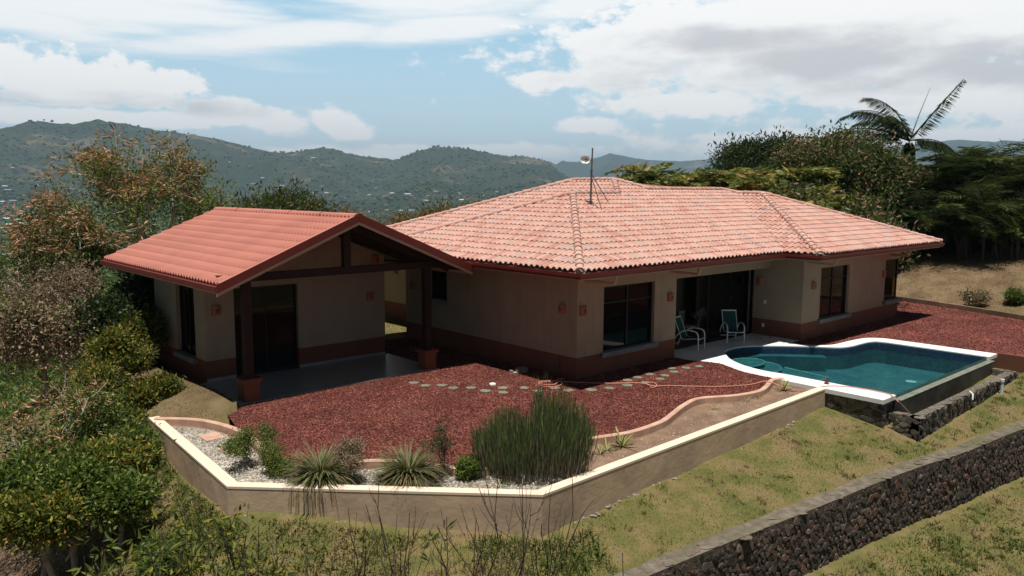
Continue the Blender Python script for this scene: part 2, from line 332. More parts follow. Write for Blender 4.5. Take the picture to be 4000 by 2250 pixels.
def palm_clump(name, base, nstem, h, fl, label, cat='palm', group=None, leaf='palm', nf=9, rad=1.2, ll=.6, lw=.05, rr=(0, .9), hv=.3, droop=1.7, nl=26, wind=(0, 0, 0), elr=(.35, 1.4)):
    o = thing(name, base, label, cat, group); tb = MB(); lb = MB(); sb = MB()
    for k in range(nstem):
        a = rng.uniform(0, 6.28); rr_ = rad*math.sqrt(rng.random()); b = A([base[0]+rr_*math.cos(a), base[1]+rr_*math.sin(a), base[2]])
        hh = h*(1-hv*rng.random()); tp = b+A([math.cos(a)*rr_*.35, math.sin(a)*rr_*.35, hh])
        tb.tube([b-A([0, 0, .5]), (b+tp)/2+A([0, 0, .1]), tp], [.07, .055, .045], 6)
        for i in range(nf):
            frond(lb, lb, tp, rng.uniform(0, 6.28), rng.uniform(*elr), fl*rng.uniform(.7, 1.1), droop*rng.uniform(.7, 1.2), nl, ll, lw, rr=rr, wind=wind)
    tb.build('trunk', M['darkbark'], o); lb.build('crown', L[leaf], o); return o  # dark bark puts the grove's shade into the trunk colour
# ================================================================== camera, sun, sky
cam = bpy.data.cameras.new('camera'); co = bpy.data.objects.new('camera', cam); COL.objects.link(co)
cam.sensor_width = 36; cam.lens = FPX/4000*36; cam.clip_start = .1; cam.clip_end = 40000
mt = Matrix.Identity(4)
for i in range(3): mt[i][0] = CR[i]; mt[i][1] = CU[i]; mt[i][2] = -CF[i]; mt[i][3] = CP[i]
co.matrix_world = mt; sc.camera = co
SD = Vector((-.15, -.115, 1)).normalized()
sl = bpy.data.lights.new('sun', 'SUN'); sl.energy = 5.0; sl.angle = math.radians(.53); sl.color = (1, .955, .89)
so = bpy.data.objects.new('sun', sl); COL.objects.link(so); so.rotation_euler = SD.to_track_quat('Z', 'Y').to_euler(); so.location = (0, 0, 60)
sc.view_settings.view_transform = 'Standard'; sc.view_settings.look = 'None'; sc.view_settings.exposure = 0.13; sc.view_settings.gamma = 1
w = bpy.data.worlds.new('World'); sc.world = w; w.use_nodes = True; nt = w.node_tree; nt.nodes.clear(); g = G(nt)
SKY = .075
sky = g.n('ShaderNodeTexSky', sky_type='NISHITA', sun_disc=False); sky.sun_elevation = math.asin(SD.z); sky.sun_rotation = math.atan2(SD.x, SD.y)
sky.altitude = 900; sky.air_density = 1.0; sky.dust_density = 1.2; sky.ozone_density = 1.2
tc = g.n('ShaderNodeTexCoord').outputs['Generated']; sp = g.n('ShaderNodeSeparateXYZ', {0: tc})
F0 = unit(A([CF[0], CF[1]])); R0 = A([F0[1], -F0[0]])
fx = g.m('MULTIPLY_ADD', sp.outputs[0], float(F0[0]), g.m('MULTIPLY', sp.outputs[1], float(F0[1])))
rx = g.m('MULTIPLY_ADD', sp.outputs[0], float(R0[0]), g.m('MULTIPLY', sp.outputs[1], float(R0[1])))
U = g.m('ARCTAN2', rx, fx); V = g.m('ARCSINE', sp.outputs[2])
def vec(a, b, su, sv, off=0.): return g.n('ShaderNodeCombineXYZ', {0: g.m('MULTIPLY_ADD', a, su, off), 1: g.m('MULTIPLY', b, sv), 2: off}).outputs[0]
def blobs(lst):
    cur = None
    for (px, py, wx, wy, sl_) in lst:
        u0 = math.atan((px-2000)/FPX); v0 = (741-py)/FPX; ru = wx/FPX*.9; rv = wy/FPX
        du = g.m('SUBTRACT', U, u0); dv = g.m('SUBTRACT', g.m('SUBTRACT', V, v0), g.m('MULTIPLY', du, sl_))
        a = g.m('POWER', g.m('ABSOLUTE', g.m('MULTIPLY', du, 1/ru)), 2); b = g.m('POWER', g.m('ABSOLUTE', g.m('MULTIPLY', dv, 1/rv)), 2)
        f = g.m('SUBTRACT', 1, g.m('SQRT', g.m('ADD', a, b)))
        cur = f if cur is None else g.m('MAXIMUM', cur, f)
    return g.m('MAXIMUM', cur, -1.2)
n1 = g.noise(vec(U, V, 13, 24), 1, 9, .62); n2 = g.noise(vec(U, V, 44, 70, 3.), 1, 7, .62); n3 = g.noise(vec(U, V, 4, 34, 7.), 1, 7, .62)
ns = g.m('MULTIPLY_ADD', n2, .35, g.m('MULTIPLY', n1, .65))
cum = blobs([(700, 500, 480, 34, .05), (250, 505, 640, 34, 0), (1700, 600, 900, 34, .02),
    (3300, 200, 1450, 300, 0), (2500, 230, 420, 190, 0), (2700, 420, 420, 60, 0), (3700, 380, 700, 130, 0), (3900, 560, 420, 70, .15), (2140, 330, 190, 44, 0), (2290, 500, 170, 40, 0), (1330, 500, 130, 60, -.3), (1080, 500, 150, 60, 0), (880, 470, 200, 60, 0), (3300, 570, 900, 60, 0), (4600, 300, 1200, 380, 0)])
def sstep(x, a, b):
    r = g.n('ShaderNodeMapRange', {0: x, 1: a, 2: b, 3: 0., 4: 1.}, interpolation_type='SMOOTHSTEP'); return r.outputs[0]
big_ = blobs([(-300, 392, 700, 130, 0), (300, 385, 420, 118, 0), (620, 400, 230, 88, 0)]); bgm = sstep(g.m('MULTIPLY_ADD', g.m('SUBTRACT', g.noise(vec(U, V, 26, 34, 5.), 1, 9, .6), .5), 2.4, big_), .0, .3)
flat_ = sstep(V, (741-478)/FPX, (741-462)/FPX); bgm = g.m('MULTIPLY', bgm, g.m('MULTIPLY_ADD', flat_, .85, .15))
cm = sstep(g.m('MULTIPLY_ADD', g.m('SUBTRACT', ns, .5), 3.1, cum), -.08, .34)
cir = blobs([(250, 90, 900, 170, -.12), (1000, 215, 700, 60, .12), (1650, 30, 700, 100, 0), (1750, 150, 420, 60, .1), (2250, 60, 300, 70, .2), (100, 200, 500, 60, -.1)])
ci = g.m('MULTIPLY', sstep(g.m('MULTIPLY_ADD', g.m('SUBTRACT', n3, .5), 1.9, cir), -.25, .6), .88)
over = g.m('MULTIPLY', sstep(V, .27, .45), g.m('MULTIPLY', sstep(n1, .52, .75), .25))
mask = g.m('MINIMUM', g.m('ADD', g.m('MAXIMUM', g.m('MAXIMUM', g.m('MAXIMUM', cm, ci), bgm), over), 0), 1)
sh = g.noise(vec(U, V, 7, 20, 11.), 1, 6, .6)
gb = blobs([(3350, 290, 1100, 90, 0), (2800, 210, 420, 60, 0), (200, 462, 700, 40, 0), (3800, 330, 700, 110, 0)])
dark = sstep(g.m('MULTIPLY_ADD', g.m('SUBTRACT', sh, .5), 2.6, g.m('MULTIPLY_ADD', gb, .75, .15)), -.1, .9)
dark = g.m('MULTIPLY', dark, sstep(g.m('MAXIMUM', cm, bgm), .3, 1))
ccol = g.mix(dark, (1.04, 1.03, 1.01), (.66, .66, .68))
lp = g.mix(sstep(V, 0., .27), (.74, .92, 1.0), (.36, .68, .90)); lp = g.mix(sstep(V, .28, .8), lp, (.05, .10, .18))
skyc = g.mix(g.m('MULTIPLY_ADD', sstep(V, .3, .6), -.45, .85), g.mix(1.0, sky.outputs[0], (SKY, SKY, SKY), 'MULTIPLY'), lp)   # haze-pale tropical sky over the physical sky
hor = g.m('SUBTRACT', 1, sstep(V, .02, .09)); skyc = g.mix(g.m('MULTIPLY', hor, .45), skyc, (.80, .83, .82))
fin = g.mix(mask, skyc, ccol); fin = g.mix(sstep(g.m('ABSOLUTE', U), .72, 1.25), fin, g.mix(1.0, fin, (.13, .14, .16), 'MULTIPLY')); fin = g.mix(sstep(V, .32, .7), fin, g.mix(1.0, fin, (.45, .45, .47), 'MULTIPLY'))
fin = g.mix(1.0, fin, (1/SKY, 1/SKY, 1/SKY), 'MULTIPLY')
bg = g.n('ShaderNodeBackground', {'Color': fin, 'Strength': SKY}); g.n('ShaderNodeOutputWorld', {0: bg.outputs[0]})
# ================================================================== terrain
WA, WB, WE, WL = (-10.3, -1.36), (-6.47, -5.27), (4.22, -5.0), (-9.92, 3.87)
HOLE = [(4.25, -4.9), (4.22, -6.5), (12.1, -6.5), (12.85, -6.35), (12.9, -2), (12.6, -.2), (8, .5), (4.4, .2)]
TERR = [(-9.75, 3.45), (-10.15, -1.3), (-6.4, -5.1), (4.2, -4.88), (12.8, -6.3), (12.9, 9), (2.4, 8.5), (.2, 8.3), (-1.9, 10), (-8.1, 10), (-8.1, 3.2), (-8.5, 2.9), (-8.85, 1.9), (-9.2, 2.75)]
ctl = A([(-10.4, -1.5, -.58), (-6.5, -5.4, -.80), (-8.5, -3.6, -.72), (-1, -5.2, -.66), (4.8, -5.2, -.52), (4.2, -6.6, -.74), (4.4, -7.4, -.96), (8, -7.4, -.78), (12, -7.4, -.56), (12.7, -6.6, -.5), (-10.1, 3.9, -.42),
  (-9.4, 4.6, -.08), (-9.3, 8, -.1), (-8.5, 12, -.15), (-10.8, 8, -.7), (-11.2, 11, -1.2), (8.3, -8.4, -1.0), (-6, -6.8, -1.08), (1, -7.5, -1.04), (16, -8.5, -.5), (-11.6, 2, -1.6), (-12.4, 5, -2.2), (-14, -2, -3.0), (-12.2, -4, -2.0), (-16, 8, -5), (-20, 5, -7.5), (-25, 0, -10), (-16, -14, -8), (-12, -9, -3.4), (-9, -9, -2.0), (-9, -6.5, -1.35),
  (-25, -22, -13), (0, -22, -6), (20, -22, -5), (4, -12, -1.7), (12, -13, -1.6), (-6, 14, -.8), (-5, 25, -5.5), (5, 18, -.6), (0, 12, -.12), (2, 10, -.12), (8, 25, -3), (20, 24, -1.2), (20, 10, -.12), (12, 6, -.14), (4, 4, -.14), (-4, 8, -.14), (-20, 28, -11), (0, 45, -11), (30, 42, -6),
  (23.5, 1, -.12), (21.5, -5, -.12), (26, 1, .75), (30, 1, 1.6), (36, 3, 2.5), (31, -5, 1.8), (42, 5, 3.0), (52, 0, 3.2), (30, -13, 1.5), (24.5, -9, .3), (25.5, 8, .5), (33, 14, 1.2), (18, -12, -.3), (-14, 18, -5.2), (-10, 20, -4.4), (-9, 30, -8)])
kern = lambda d: np.sqrt(d*d+1.2)
D_ = np.linalg.norm(ctl[:, None, :2]-ctl[None, :, :2], axis=2); n_ = len(ctl)
K = np.zeros((n_+3, n_+3)); K[:n_, :n_] = -kern(D_)+np.eye(n_)*.02; K[:n_, n_] = 1; K[n_, :n_] = 1; K[:n_, n_+1:] = ctl[:, :2]; K[n_+1:, :n_] = ctl[:, :2].T
cf = np.linalg.solve(K, np.concatenate([ctl[:, 2], [0, 0, 0]]))
def hnear(x, y):
    x = np.asarray(x, float); y = np.asarray(y, float); sh_ = x.shape; x = x.ravel(); y = y.ravel(); out = np.zeros(len(x))
    for i in range(0, len(x), 60000):
        d = np.hypot(x[i:i+60000, None]-ctl[None, :, 0], y[i:i+60000, None]-ctl[None, :, 1])
        out[i:i+60000] = -kern(d)@cf[:n_]+cf[n_]+cf[n_+1]*x[i:i+60000]+cf[n_+2]*y[i:i+60000]
    return out.reshape(sh_)
SWL = [(-14, -7.0), (-9, -6.95), (-6.0, -7.0), (1, -7.72), (8.2, -8.7), (14, -9.6), (30, -12)]      # outer top edge of the stone terrace wall
def swy(x): return np.interp(x, [p[0] for p in SWL], [p[1] for p in SWL])
def sstp(x, a, b): t = np.clip((x-a)/(b-a), 0, 1); return t*t*(3-2*t)
def vnoise(x, y, seed, f):
    r = np.random.default_rng(seed); out = 0; amp = 1
    for o in range(f[1]):
        T = r.random((256, 256)); X = x*f[0]*2**o+17.3*o; Y = y*f[0]*2**o+5.1*o
        xi = np.floor(X).astype(int); yi = np.floor(Y).astype(int); u = X-xi; v = Y-yi; u = u*u*(3-2*u); v = v*v*(3-2*v)
        a = T[xi % 256, yi % 256]; b = T[(xi+1) % 256, yi % 256]; c = T[xi % 256, (yi+1) % 256]; d = T[(xi+1) % 256, (yi+1) % 256]
        out = out+amp*((a*(1-u)+b*u)*(1-v)+(c*(1-u)+d*u)*v-.5); amp *= .5
    return out
SKL = A([(-900, 560), (-300, 540), (0, 525), (93, 505), (200, 500), (310, 512), (404, 489), (512, 500), (620, 522), (730, 545), (870, 560), (960, 578), (1060, 600), (1150, 612), (1290, 598), (1335, 603), (1430, 618), (1550, 630), (1630, 604), (1710, 588), (1860, 595), (1970, 610), (2060, 622), (2130, 642), (2200, 690), (2300, 730), (2420, 770), (2600, 790), (5000, 800)], float)
SKL2 = A([(-900, 640), (1500, 640), (2100, 640), (2170, 640), (2250, 630), (2330, 614), (2375, 598), (2450, 615), (2550, 628), (2640, 628), (2740, 624), (2850, 612), (3000, 600), (3300, 590), (3700, 540), (4000, 560), (5000, 600)], float)
def skz(az, tab, dist): # crest height for azimuth (radians right of the view axis)
    px = 2000+FPX*np.tan(np.clip(az, -1.2, 1.2)); y = np.interp(px, tab[:, 0], tab[:, 1]); return CP[2]+(741-y)/FPX*dist*np.cos(np.clip(az, -1, 1))
PR = A([(60, -9), (110, -17), (250, -24), (500, -40), (900, -57), (1500, -68), (2100, -60), (2700, -35)], float)
def hgt(x, y):
    dx = x-CP[0]; dy = y-CP[1]; r = np.hypot(dx, dy); az = np.arctan2(dx*R0[0]+dy*R0[1], dx*F0[0]+dy*F0[1])
    far = np.interp(r, PR[:, 0], PR[:, 1])
    D1 = 4700.; c1 = skz(az, SKL, D1); t = sstp(r, 2200, D1)
    rid = 1-np.abs(vnoise(x, y, 3, (1/900, 5)))*2.2; amp = np.sin(np.clip((r-2000)/(D1-2000), 0, 1)*math.pi)**.8
    spur = np.sin(az*46+vnoise(x, y, 9, (1/700, 3))*3.)
    f1 = far*(1-t)+c1*t**1.05+amp*((rid-.85)*115+spur*20)
    back = sstp(r, D1, D1+2500); f1 = f1*(1-back)+(-60)*back
    D2 = 8800.; c2 = skz(az, SKL2, D2); t2 = sstp(r, 6000, D2); f2 = -60*(1-t2)+c2*t2+np.sin(np.clip((r-6000)/(D2-6000), 0, 1)*math.pi)*((rid-.75)*150+spur*40)
    f2 = np.where(r > D2, c2-(r-D2)*.12, f2)
    f = np.maximum(f1, np.where(r > 5600, f2, -1e3))
    f = f+vnoise(x, y, 5, (1/60, 4))*np.clip((r-100)/300, 0, 1)*7
    hn = hnear(x, y)
    hn = hn-1.12*sstp(-(y-swy(x)), -.14, -.05)*sstp(x, -12, -8)
    hn = np.where((x > 12.95) & (x < 24) & (y < -6) & (y > -14), hn*(1-sstp(x, 12.95, 13.1)*sstp(y, -14, -12))+(-.12)*sstp(x, 12.95, 13.1)*sstp(y, -14, -12), hn)
    hn = hn+vnoise(x, y, 8, (1/1.2, 4))*.07*(1-inpoly(x, y, [(-9.5, 4), (-9.5, 12), (24, 12), (24, -13), (12.9, -13), (12.9, 0)]))
    hn = np.where(inpoly(x, y, TERR), np.minimum(hn, -.33), hn)
    k = sstp(r, 62, 130); hn = np.where(r < 140, hn, 0)
    return hn*(1-k)+f*k
ang = np.concatenate([np.linspace(-.72, .72, 760), np.linspace(.72, 2*math.pi-.72, 90)[1:-1]])
rad = 3.0*np.exp(np.arange(0, 700)*math.log(14000/3.)/699)
AZ, RR = np.meshgrid(ang, rad); X = CP[0]+RR*(np.cos(AZ)*F0[0]+np.sin(AZ)*R0[0]); Y = CP[1]+RR*(np.cos(AZ)*F0[1]+np.sin(AZ)*R0[1])
Z = hgt(X, Y); na = len(ang); nr = len(rad)
inside = inpoly(X, Y, HOLE)
i = np.arange(nr-1)[:, None]*na; j = np.arange(na)[None]; k = (j+1) % na
fc = np.stack([i+j, i+k, i+na+k, i+na+j], -1).reshape(-1, 4); keep = ~inside.ravel()[fc].all(1)
tb = MB(); tb.add(np.stack([X, Y, Z], -1).reshape(-1, 3), fc[keep][:, ::-1], 0, .5, True)
tb.add([(CP[0]+3*math.cos(a), CP[1]+3*math.sin(a), float(Z[0].mean())) for a in np.linspace(0, 6.28, 24)], [tuple(range(24))])
m, nt = newmat('ground_cover'); g = G(nt); p = g.pos(); zn = g.n('ShaderNodeAttribute', attribute_name='zone').outputs['Color']; zs = g.n('ShaderNodeSeparateColor', {0: zn})
gr = g.ramp(g.noise(p, 1.3, 6, .62), [(.30, (.19, .135, .075)), (.42, (.21, .16, .07)), (.53, (.135, .13, .04)), (.74, (.075, .10, .024))])
gr = g.mix(g.ramp(g.noise(p, 14, 4, .7), [(.4, (0, 0, 0)), (.62, (.35, .35, .35))]), gr, (.20, .16, .08))
dr = g.ramp(g.noise(p, 1.1, 6, .65), [(.3, (.10, .062, .042)), (.5, (.19, .125, .085)), (.7, (.27, .2, .13))])
dr = g.mix(g.ramp(g.noise(p, 9, 4, .7), [(.45, (0, 0, 0)), (.7, (.55, .55, .55))]), dr, (.07, .042, .03))
hs_ = g.ramp(g.noise(p, .9, 6, .65), [(.3, (.095, .062, .038)), (.5, (.17, .118, .065)), (.62, (.215, .155, .09)), (.75, (.10, .095, .04))])
ff = g.ramp(g.noise(p, .0035, 6, .62), [(.36, (.028, .044, .022)), (.5, (.042, .058, .028)), (.585, (.066, .072, .036)), (.612, (.17, .135, .08)), (.8, (.25, .19, .12))])
fk = g.ramp(g.noise(p, .045, 5, .75), [(.43, (1, 1, 1)), (.56, (0, 0, 0))]); ff = g.mix(g.m('MULTIPLY', fk, .75), ff, (.022, .038, .018))
col = g.mix(zs.outputs[0], gr, dr); col = g.mix(zs.outputs[1], col, hs_); col = g.mix(zs.outputs[2], col, ff)
b1 = g.bump(g.noise(p, 12, 6, .7), .8, .05); b2 = g.bump(g.noise(p, .05, 5, .7), 1.0, 14)
bm_ = g.n('ShaderNodeMix', {0: zs.outputs[2]}, data_type='VECTOR'); nt.links.new(b1, bm_.inputs[4]); nt.links.new(b2, bm_.inputs[5])
g.out(g.n('ShaderNodeBsdfPrincipled', {'Base Color': col, 'Roughness': .95, 'Specular IOR Level': .1, 'Normal': bm_.outputs[1]}).outputs[0]); M['ground'] = m
def zone(x, y):
    r = np.hypot(x-CP[0], y-CP[1]); far = sstp(r, 70, 120)
    nz = vnoise(x, y, 21, (1/2.5, 3))*1.6
    dirt = sstp(-(x+11.1+nz-np.clip(-(y+2), 0, 20)*.42), 0, 1.3)
    hill = np.maximum(sstp(x, 22.5, 23.5), .85*sstp(y, 1.5, 4)*sstp(-y, -14, -12)*(x > -10.8)*(x < -6))*(1-far); dirt = dirt*(1-(hill > .5))
    return dirt, hill, far
terr = tb.build('hillside_terrain', [m]); tag(terr, kind='structure')
zo = terr.data.attributes.new('zone', 'FLOAT_COLOR', 'POINT'); vv = np.empty(len(terr.data.vertices)*3); terr.data.vertices.foreach_get('co', vv); vv = vv.reshape(-1, 3)
q = zone(vv[:, 0], vv[:, 1]); zo.data.foreach_set('color', np.stack([*q, np.ones(len(vv))], -1).astype(np.float32).ravel())
# far woods: one mass of tree crowns
ico = bmesh.new(); bmesh.ops.create_icosphere(ico, subdivisions=1, radius=1); ICV = A([v.co[:] for v in ico.verts]); ICF = A([[v.index for v in f.verts] for f in ico.faces]); ico.free()
ico = bmesh.new(); bmesh.ops.create_icosphere(ico, subdivisions=2, radius=1); IC2V = A([v.co[:] for v in ico.verts]); IC2F = A([[v.index for v in f.verts] for f in ico.faces]); ico.free()
def blobset(mb, c, rad_, V_, F_, r, jit=.25, sq=.75, mat=0, smooth=False):
    n = len(c); nv = len(V_); d = 1+rng.normal(size=(n, nv, 1))*jit
    v = V_[None]*d*np.asarray(rad_)[:, None, None]*A([1, 1, sq]); v = v+c[:, None]
    f = (np.arange(n)[:, None, None]*nv+F_[None]).reshape(-1, 3); mb.add(v.reshape(-1, 3), f, mat, np.repeat(r, nv), smooth)
fb = MB(); N = 62000; r_ = 200*np.exp(rng.random(N)**.66*math.log(4600/200)); r_ = np.where((r_ > 2700) & (r_ < 4250) & (rng.random(N) < .3), r_*.5, r_); a_ = rng.uniform(-.62, .62, N)
x_ = CP[0]+r_*(np.cos(a_)*F0[0]+np.sin(a_)*R0[0]); y_ = CP[1]+r_*(np.cos(a_)*F0[1]+np.sin(a_)*R0[1])
den = vnoise(x_, y_, 31, (1/260, 4)); ok = (den > -.22+np.clip((r_-2300)/6000, 0, .3))|(rng.random(N) < .18); x_, y_, r_ = x_[ok], y_[ok], r_[ok]
s_ = rng.uniform(2.6, 5.6, len(x_))*(1+np.clip(r_/9000, 0, .5)); z_ = hgt(x_, y_)+s_*.45
blobset(fb, np.stack([x_, y_, z_], -1), s_, ICV, ICF, np.clip(rng.random(len(x_))*.7+den[ok]*.5, 0, 1))
tag(fb.build('far_woods', [L['forest']]), kind='stuff', label='dark green woods covering the valley floor and far hillsides', cat='woods')
# low scrub on the near slopes below the house
sb_ = MB(); N = 5200; r_ = 26*np.exp(rng.random(N)**.8*math.log(290/26)); a_ = rng.uniform(-.64, .1, N); x_ = CP[0]+r_*(np.cos(a_)*F0[0]+np.sin(a_)*R0[0]); y_ = CP[1]+r_*(np.cos(a_)*F0[1]+np.sin(a_)*R0[1])
ok = ~inpoly(x_, y_, [(-11, -30), (-11.5, 8), (-9, 17), (24, 17), (40, -30)]) & ((x_ < -12) | (y_ > 22)) & ~((a_ < -.52) & (r_ < 46)); x_, y_, r_ = x_[ok], y_[ok], r_[ok]
z_ = hgt(x_, y_); cc = np.stack([x_, y_, z_+rng.uniform(.1, 1.1, len(x_))*(1+r_/60)], -1)
near_ = r_ < 90; cluster(sb_, cc[near_], 46, 1.5, .42, .2, 0, 0, .9, up=.3); cluster(sb_, cc[~near_]+A([0, 0, 1.2]), 34, 3.6, 1.1, .6, 0, 0, .8, up=.3)
tag(sb_.build('valley_scrub', [L['green']]), kind='stuff', label='tangled green scrub covering the slope below the house', cat='scrub')
# haze
hb = MB(); S_ = 10500; hb.box(-S_, S_, -S_, S_, -420, 620)
hm, nt = newmat('valley_haze'); g = G(nt); vs = g.n('ShaderNodeVolumePrincipled', {'Color': (.58, .80, 1.0, 1), 'Density': .0001, 'Anisotropy': .2}); nt.nodes.new('ShaderNodeOutputMaterial'); nt.links.new(vs.outputs[0], nt.nodes[-1].inputs['Volume'])
hz = hb.build('haze', [hm]); tag(hz, 'thin bluish air haze fading the far hills', 'haze', kind='stuff')
# ================================================================== terrace ground
CURB = catmull([(-9.86, 3.62), (-9.29, 3.03), (-9.0, 2.42), (-8.84, 1.57), (-8.87, .71), (-9.02, 0), (-9.14, -.63), (-9.08, -1.13), (-8.9, -1.4), (-8.18, -1.73), (-7.58, -2.10), (-6.95, -3.0), (-6.6, -3.6), (-5.7, -3.75), (-4.8, -3.68), (-3.87, -3.72), (-2.72, -4.05), (-1.6, -4.03), (-.87, -3.82), (-.01, -3.54), (.8, -3.43), (1.71, -3.86), (2.5, -4.02), (3.13, -3.9), (3.93, -3.62), (4.32, -3.72)], 6)
COPN = catmull([(4.43, -.02), (4.46, -.6), (4.66, -1.1), (4.72, -1.5), (4.55, -1.9), (4.33, -2.41), (4.25, -2.93), (4.25, -3.4)], 5)
gl = [tuple(p) for p in CURB]+[(4.24, -3.75)]+[tuple(p) for p in COPN[::-1]]+[(4.43, .3), (4.43, 5.5), (.1, 5.5), (.1, 8.2), (-2.3, 8.2), (-2.3, 5.6), (-7.6, 5.6), (-7.9, 3.4), (-8.5, 2.9), (-8.72, 2.0)]
# drop the grassy corner beside the small house
gl = [p for p in gl if not (p[0] < -8.85 and p[1] > 1.7)]
gm = MB(); gm.poly(gl, -.2, 0, 0, True); tag(gm.build('red_gravel_ground', [M['gravel']]), kind='structure')
COPF = catmull([(8.2, .3), (8.6, -.35), (9.1, -1.15), (9.65, -2.0), (10.2, -2.32), (11.2, -2.38), (12.2, -2.5), (12.62, -2.9), (12.7, -3.4), (12.72, -6.42)], 4)
gr2 = [tuple(p) for p in COPF[1:]]+[(12.92, -6.42), (12.92, -12.5), (18.6, -12.3), (21.1, -5.0), (22.4, -1.94), (23.2, .9), (24, 9), (10.4, 9), (10.4, .9), (8.9, .3)]
gm = MB(); gm.poly(gr2, -.2, 0, 0, True); tag(gm.build('right_gravel_ground', [M['gravel']]), kind='structure')
bed = [tuple(p) for p in CURB]+[(4.3, -4.9), (-6.35, -5.12), (-10.15, -1.3), (-9.8, 3.5)]
# soil / pebbles of the planting bed
sx = [p for p in bed]
gm = MB(); gm.poly(sx, -.3, -.11, 0, True); tag(gm.build('planting_bed_ground', [M['soil']]), kind='structure')
PEB = [(-10.12, -1.25), (-6.4, -5.05), (-5.5, -5.03), (-5.3, -3.82), (-6.5, -3.66), (-6.95, -3.08), (-7.58, -2.16), (-8.3, -1.78), (-9.0, -1.46), (-9.2, -1.1), (-9.22, -.6), (-9.08, 0), (-8.95, .7), (-8.93, 1.5), (-9.08, 2.3), (-9.4, 2.95), (-9.85, 3.35)]
gm = MB(); gm.poly(PEB, -.3, -.10, 0, True); tag(gm.build('white_pebble_ground', [M['pebble']]), kind='structure')
def scatter(poly, n, size, z, mat, name, label, cat, avoid=None, flat=.5, dens=None):
    P = A(poly); lo, hi = P.min(0), P.max(0); x = rng.uniform(lo[0], hi[0], n); y = rng.uniform(lo[1], hi[1], n); ok = inpoly(x, y, poly)
    for av in (avoid or []): ok &= ~inpoly(x, y, av)
    if dens is not None: ok &= dens(x, y)
    x, y = x[ok], y[ok]; n = len(x); s = rng.uniform(.5, 1.2, n)*size
    c8 = A([(-1, -.7, -1), (1, -.9, -1), (.8, 1, -1), (-.9, .8, -1), (-.6, -.5, 1), (.7, -.4, .8), (.5, .6, 1.1), (-.7, .5, .7)])
    v = c8[None]*(1+rng.normal(size=(n, 8, 3))*.25)*s[:, None, None]*A([1, .75, flat]); th = rng.uniform(0, 6.28, n); c_, q_ = np.cos(th)[:, None], np.sin(th)[:, None]
    tl = rng.normal(size=(n, 1))*.35; vx = v[..., 0]*c_-v[..., 1]*q_; vy = v[..., 0]*q_+v[..., 1]*c_; vz = v[..., 2]+vx*tl
    v = np.stack([vx+x[:, None], vy+y[:, None], vz+z+s[:, None]*.3], -1)
    fq = A([(4, 5, 6, 7), (0, 1, 5, 4), (1, 2, 6, 5), (2, 3, 7, 6), (3, 0, 4, 7)]); mb = MB()
    mb.add(v.reshape(-1, 3), (np.arange(n)[:, None, None]*8+fq[None]).reshape(-1, 4), 0, np.repeat(rng.random(n), 8))
    tag(mb.build(name, [mat]), label, cat, kind='stuff')
HA = [(0, 0), (4.43, 0), (4.43, 9), (0, 9)]; CA_ = [(-8.2, 3.5), (-1.9, 3.5), (-1.9, 9), (-8.2, 9)]
scatter(gl, 95000, .019, 0, M['chip'], 'lava_gravel', 'loose red lava chips covering the yard before the house', 'gravel', [HA, CA_], .6)
scatter(gr2, 38000, .022, 0, M['chip'], 'lava_gravel', 'loose red lava chips beyond the pool', 'gravel', [[(10, -1.2), (18, -1.2), (18, 9), (10, 9)]], .6)
scatter(PEB, 15000, .02, -.10, M['wchip'], 'white_pebbles', 'loose white pebbles in the planting bed by the low wall', 'gravel', None, .6, lambda x, y: vnoise(x, y, 4, (1/.7, 3)) > -.28)
scatter([(-5.3, -3.9), (4.2, -3.9), (4.2, -4.9), (-5.3, -5.0)], 900, .012, -.11, M['wchip'], 'bed_grit', 'small stones scattered on the bare bed soil', 'gravel', None, .6)
# curb following the bed
def ribbon(path, wdt, z0, z1, name, mats, closed=False):
    P = A([p[:2] for p in path]); t = unit(np.gradient(P, axis=0)); nrm = np.stack([-t[:, 1], t[:, 0]], -1); n = len(P)
    Lf = P+nrm*wdt/2; Rt = P-nrm*wdt/2; mb = MB(); b = wdt*.12
    prof = [(Lf, z0), (Lf, z1-.015), (P+nrm*(wdt/2-b), z1), (P-nrm*(wdt/2-b), z1), (Rt, z1-.015), (Rt, z0)]
    v = np.concatenate([np.concatenate([a, np.full((n, 1), z)], 1) for a, z in prof]); i = np.arange(n-1)
    for k in range(5): mb.add(v, np.stack([k*n+i, k*n+i+1, (k+1)*n+i+1, (k+1)*n+i], -1)) if k == 0 else mb.f.append((np.stack([k*n+i, k*n+i+1, (k+1)*n+i+1, (k+1)*n+i], -1), 0, False))
    for e in (0, n-1): mb.add([v[q*n+e] for q in range(6)], [(0, 1, 2, 3, 4, 5)])
    return mb.build(name, mats)
cb = ribbon(CURB, .135, -.2, .048, 'garden_curb', [M['curb']]); tag(cb, 'wavy salmon concrete curb between red gravel and planting bed', 'curb')
# retaining wall: cap band kept as its own part
def wall_path(pts, th):   # offset polyline inward
    P = A(pts); out = []
    for i in range(len(P)):
        d0 = unit(P[i]-P[i-1]) if i else unit(P[1]-P[0]); d1 = unit(P[i+1]-P[i]) if i < len(P)-1 else d0
        n0 = A([-d0[1], d0[0]]); n1 = A([-d1[1], d1[0]]); m_ = unit(n0+n1); out.append(P[i]+m_*th/max(.3, m_@n0))
    return A(out)
rw = thing('retaining_wall', (-6.47, -5.27, -.8), 'low angled cream plaster retaining wall round the planting bed', 'wall')
wp = [WL, WA, WB, WE]
fine = []
for a, b in zip(wp[:-1], wp[1:]):
    k_ = 60; fine += [tuple(A(a)*(1-t)+A(b)*t) for t in np.arange(k_)/k_]
fine.append(WE); fo = A(fine); fi = wall_path(fine, .2)
mb = MB(); n = len(fo); zb = hnear(fo[:, 0], fo[:, 1])-.35; levels = 7
